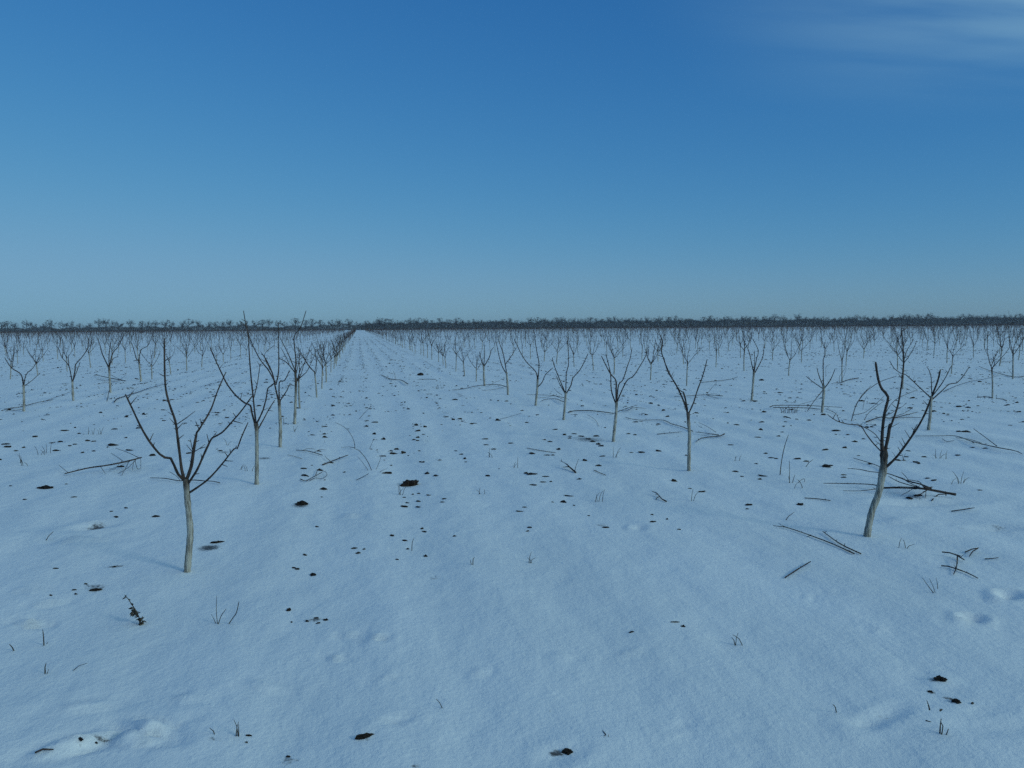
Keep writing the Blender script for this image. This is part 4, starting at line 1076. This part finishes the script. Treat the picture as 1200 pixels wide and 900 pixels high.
weed('tiny forked stalk standing alone beyond the lane clods', (554, 661.5), [([(554, 661.5), (554.5, 655), (556, 653)], .004, .002), ([(553, 661), (551, 656)], .003, .0015)], seed=8)
weed('tiny curled stalk on open snow beside the smeared clod', (634.5, 833), [([(634.5, 833), (632, 830), (629, 828), (631, 826), (634, 826.5)], .0025, .002), ([(644, 835), (644.5, 832.5)], .002, .001)], seed=9)
weed('tiny crooked twig tuft past the smeared clod', (712, 864), [([(713, 864), (709, 859.5), (706, 856)], .003, .0015), ([(710, 861), (706, 863)], .002, .001), ([(712, 863), (713.5, 860)], .002, .001)], seed=10)
weed('upright cluster of stubble blades beside the crumbly clod', (1101.5, 860), [([(1101.5, 860), (1102, 850), (1103, 842)], .004, .002), ([(1103, 859), (1105, 851), (1102.5, 846)], .003, .0015), ([(1108, 859), (1111.5, 854)], .003, .0015), ([(1089.5, 832), (1088, 826), (1086, 820.5)], .003, .0015), ([(1085, 844.5), (1091, 846)], .0025, .002), ([(1101.5, 833), (1104, 831.5), (1101, 831)], .003, .002)], seed=11)
weed('single short straw standing in open snow before the stubble blades', (980.5, 834), [([(980.5, 834), (979, 829), (976, 825.5)], .0025, .0015)], seed=12)
weed('thin three-stemmed twig weed near the crossing twig pieces', (1096, 694.5), [([(1096, 694.5), (1088, 687), (1080, 676)], .003, .001), ([(1097, 694), (1093, 686), (1089, 678)], .002, .001), ([(1099, 690), (1098.5, 684), (1097, 677)], .002, .001)], seed=13)
weed('tall leaning thin stalk standing beside the row of small clods', (914, 556.5), [([(914, 556.5), (916, 540), (919.5, 523), (924, 509.5)], .0055, .003)], seed=14)
weed('cluster of thin upright stalks in front of the tall leaning stalk', (926, 566), [([(925, 566), (925.3, 553), (925, 540)], .004, .002), ([(928, 566), (930, 561), (931.5, 556)], .004, .002), ([(934, 565.5), (938, 563), (942.5, 561), (943, 567)], .003, .002), ([(921, 566), (930, 566.5)], .004, .003), ([(926, 565), (924, 558)], .003, .002)], seed=15)
weed('dry grass tuft growing at the parallel lying poles', (924, 484), [([(916 + i * 2.2, 484.5 - (i % 3) * .4), (915.5 + i * 2.3 + (i % 2), 480), (914 + i * 2.6 + (i % 3) * 1.5 - 2, 475.5 + (i % 4) * 1.2)], .006, .003) for i in range(9)] + [([(914, 485.5), (919, 481)], .006, .004), ([(931, 485), (931.5, 478)], .006, .003)], name='grass_tuft', cat='grass', seed=16)
wr = random.Random(8)
TUFT = [(30, 546), (28, 543), (49, 533), (57, 531), (106, 509), (115, 509), (291, 552), (284, 550), (348, 506), (335, 498), (268, 522), (1120, 567), (1129, 566), (1101, 537), (1113, 538), (684, 452.5), (512, 456), (518, 455), (700, 588), (806, 587), (624, 660), (466, 580), (566, 579), (1056, 642), (866, 756), (936, 572), (1055, 540), (1010, 500), (720, 536), (602, 548), (574, 536), (865, 540), (265, 862)]
for i, (x, y) in enumerate(TUFT):
    d = depth_of(gpix(x, y)); k = FPX / d
    st = []
    for _ in range(wr.choice([2, 3, 3, 4])):
        h = wr.uniform(.04, .13) * k * (0.6 if d < 6 else 1); dx = wr.uniform(-.07, .07) * k
        x0 = x + wr.uniform(-.05, .05) * k
        st.append(([(x0, y), (x0 + dx * .4, y - h * .6), (x0 + dx, y - h)], .0022 + .00012 * d, .001 + .00006 * d))
    w = place_phrase(*gpix(x, y)[:2])
    weed('small tuft of fine dry stems in snow ' + w, (x, y), st, name='grass_tuft', cat='grass', group='small dry stem tufts ' + w, seed=100 + i)

# ---------------------------------------------------------------- ground last: it needs the thin patches
build_ground()

# ---------------------------------------------------------------- winter haze
def haze():
    s = 2700.0; z0, z1 = -1.2, 12.5
    v = [(-s, -s, z0), (s, -s, z0), (s, s, z0), (-s, s, z0), (-s, -s, z1), (s, -s, z1), (s, s, z1), (-s, s, z1)]
    f = [(3, 2, 1, 0), (4, 5, 6, 7), (0, 1, 5, 4), (1, 2, 6, 5), (2, 3, 7, 6), (3, 0, 4, 7)]
    me = bpy.data.meshes.new('haze'); me.from_pydata(v, [], f); me.update()
    m = bpy.data.materials.new('haze'); m.use_nodes = True
    n, l = m.node_tree.nodes, m.node_tree.links
    n.remove(n['Principled BSDF'])
    pv = n.new('ShaderNodeVolumePrincipled'); pv.inputs['Color'].default_value = (0.85, 0.9, 1.0, 1)
    pv.inputs['Density'].default_value = 0.0003
    l.new(pv.outputs[0], n['Material Output'].inputs['Volume'])
    o = link_mesh('haze', me, m)
    tag(o, 'thin winter haze over the orchard plain', 'haze', kind='stuff')
haze()
bpy.context.view_layer.update()
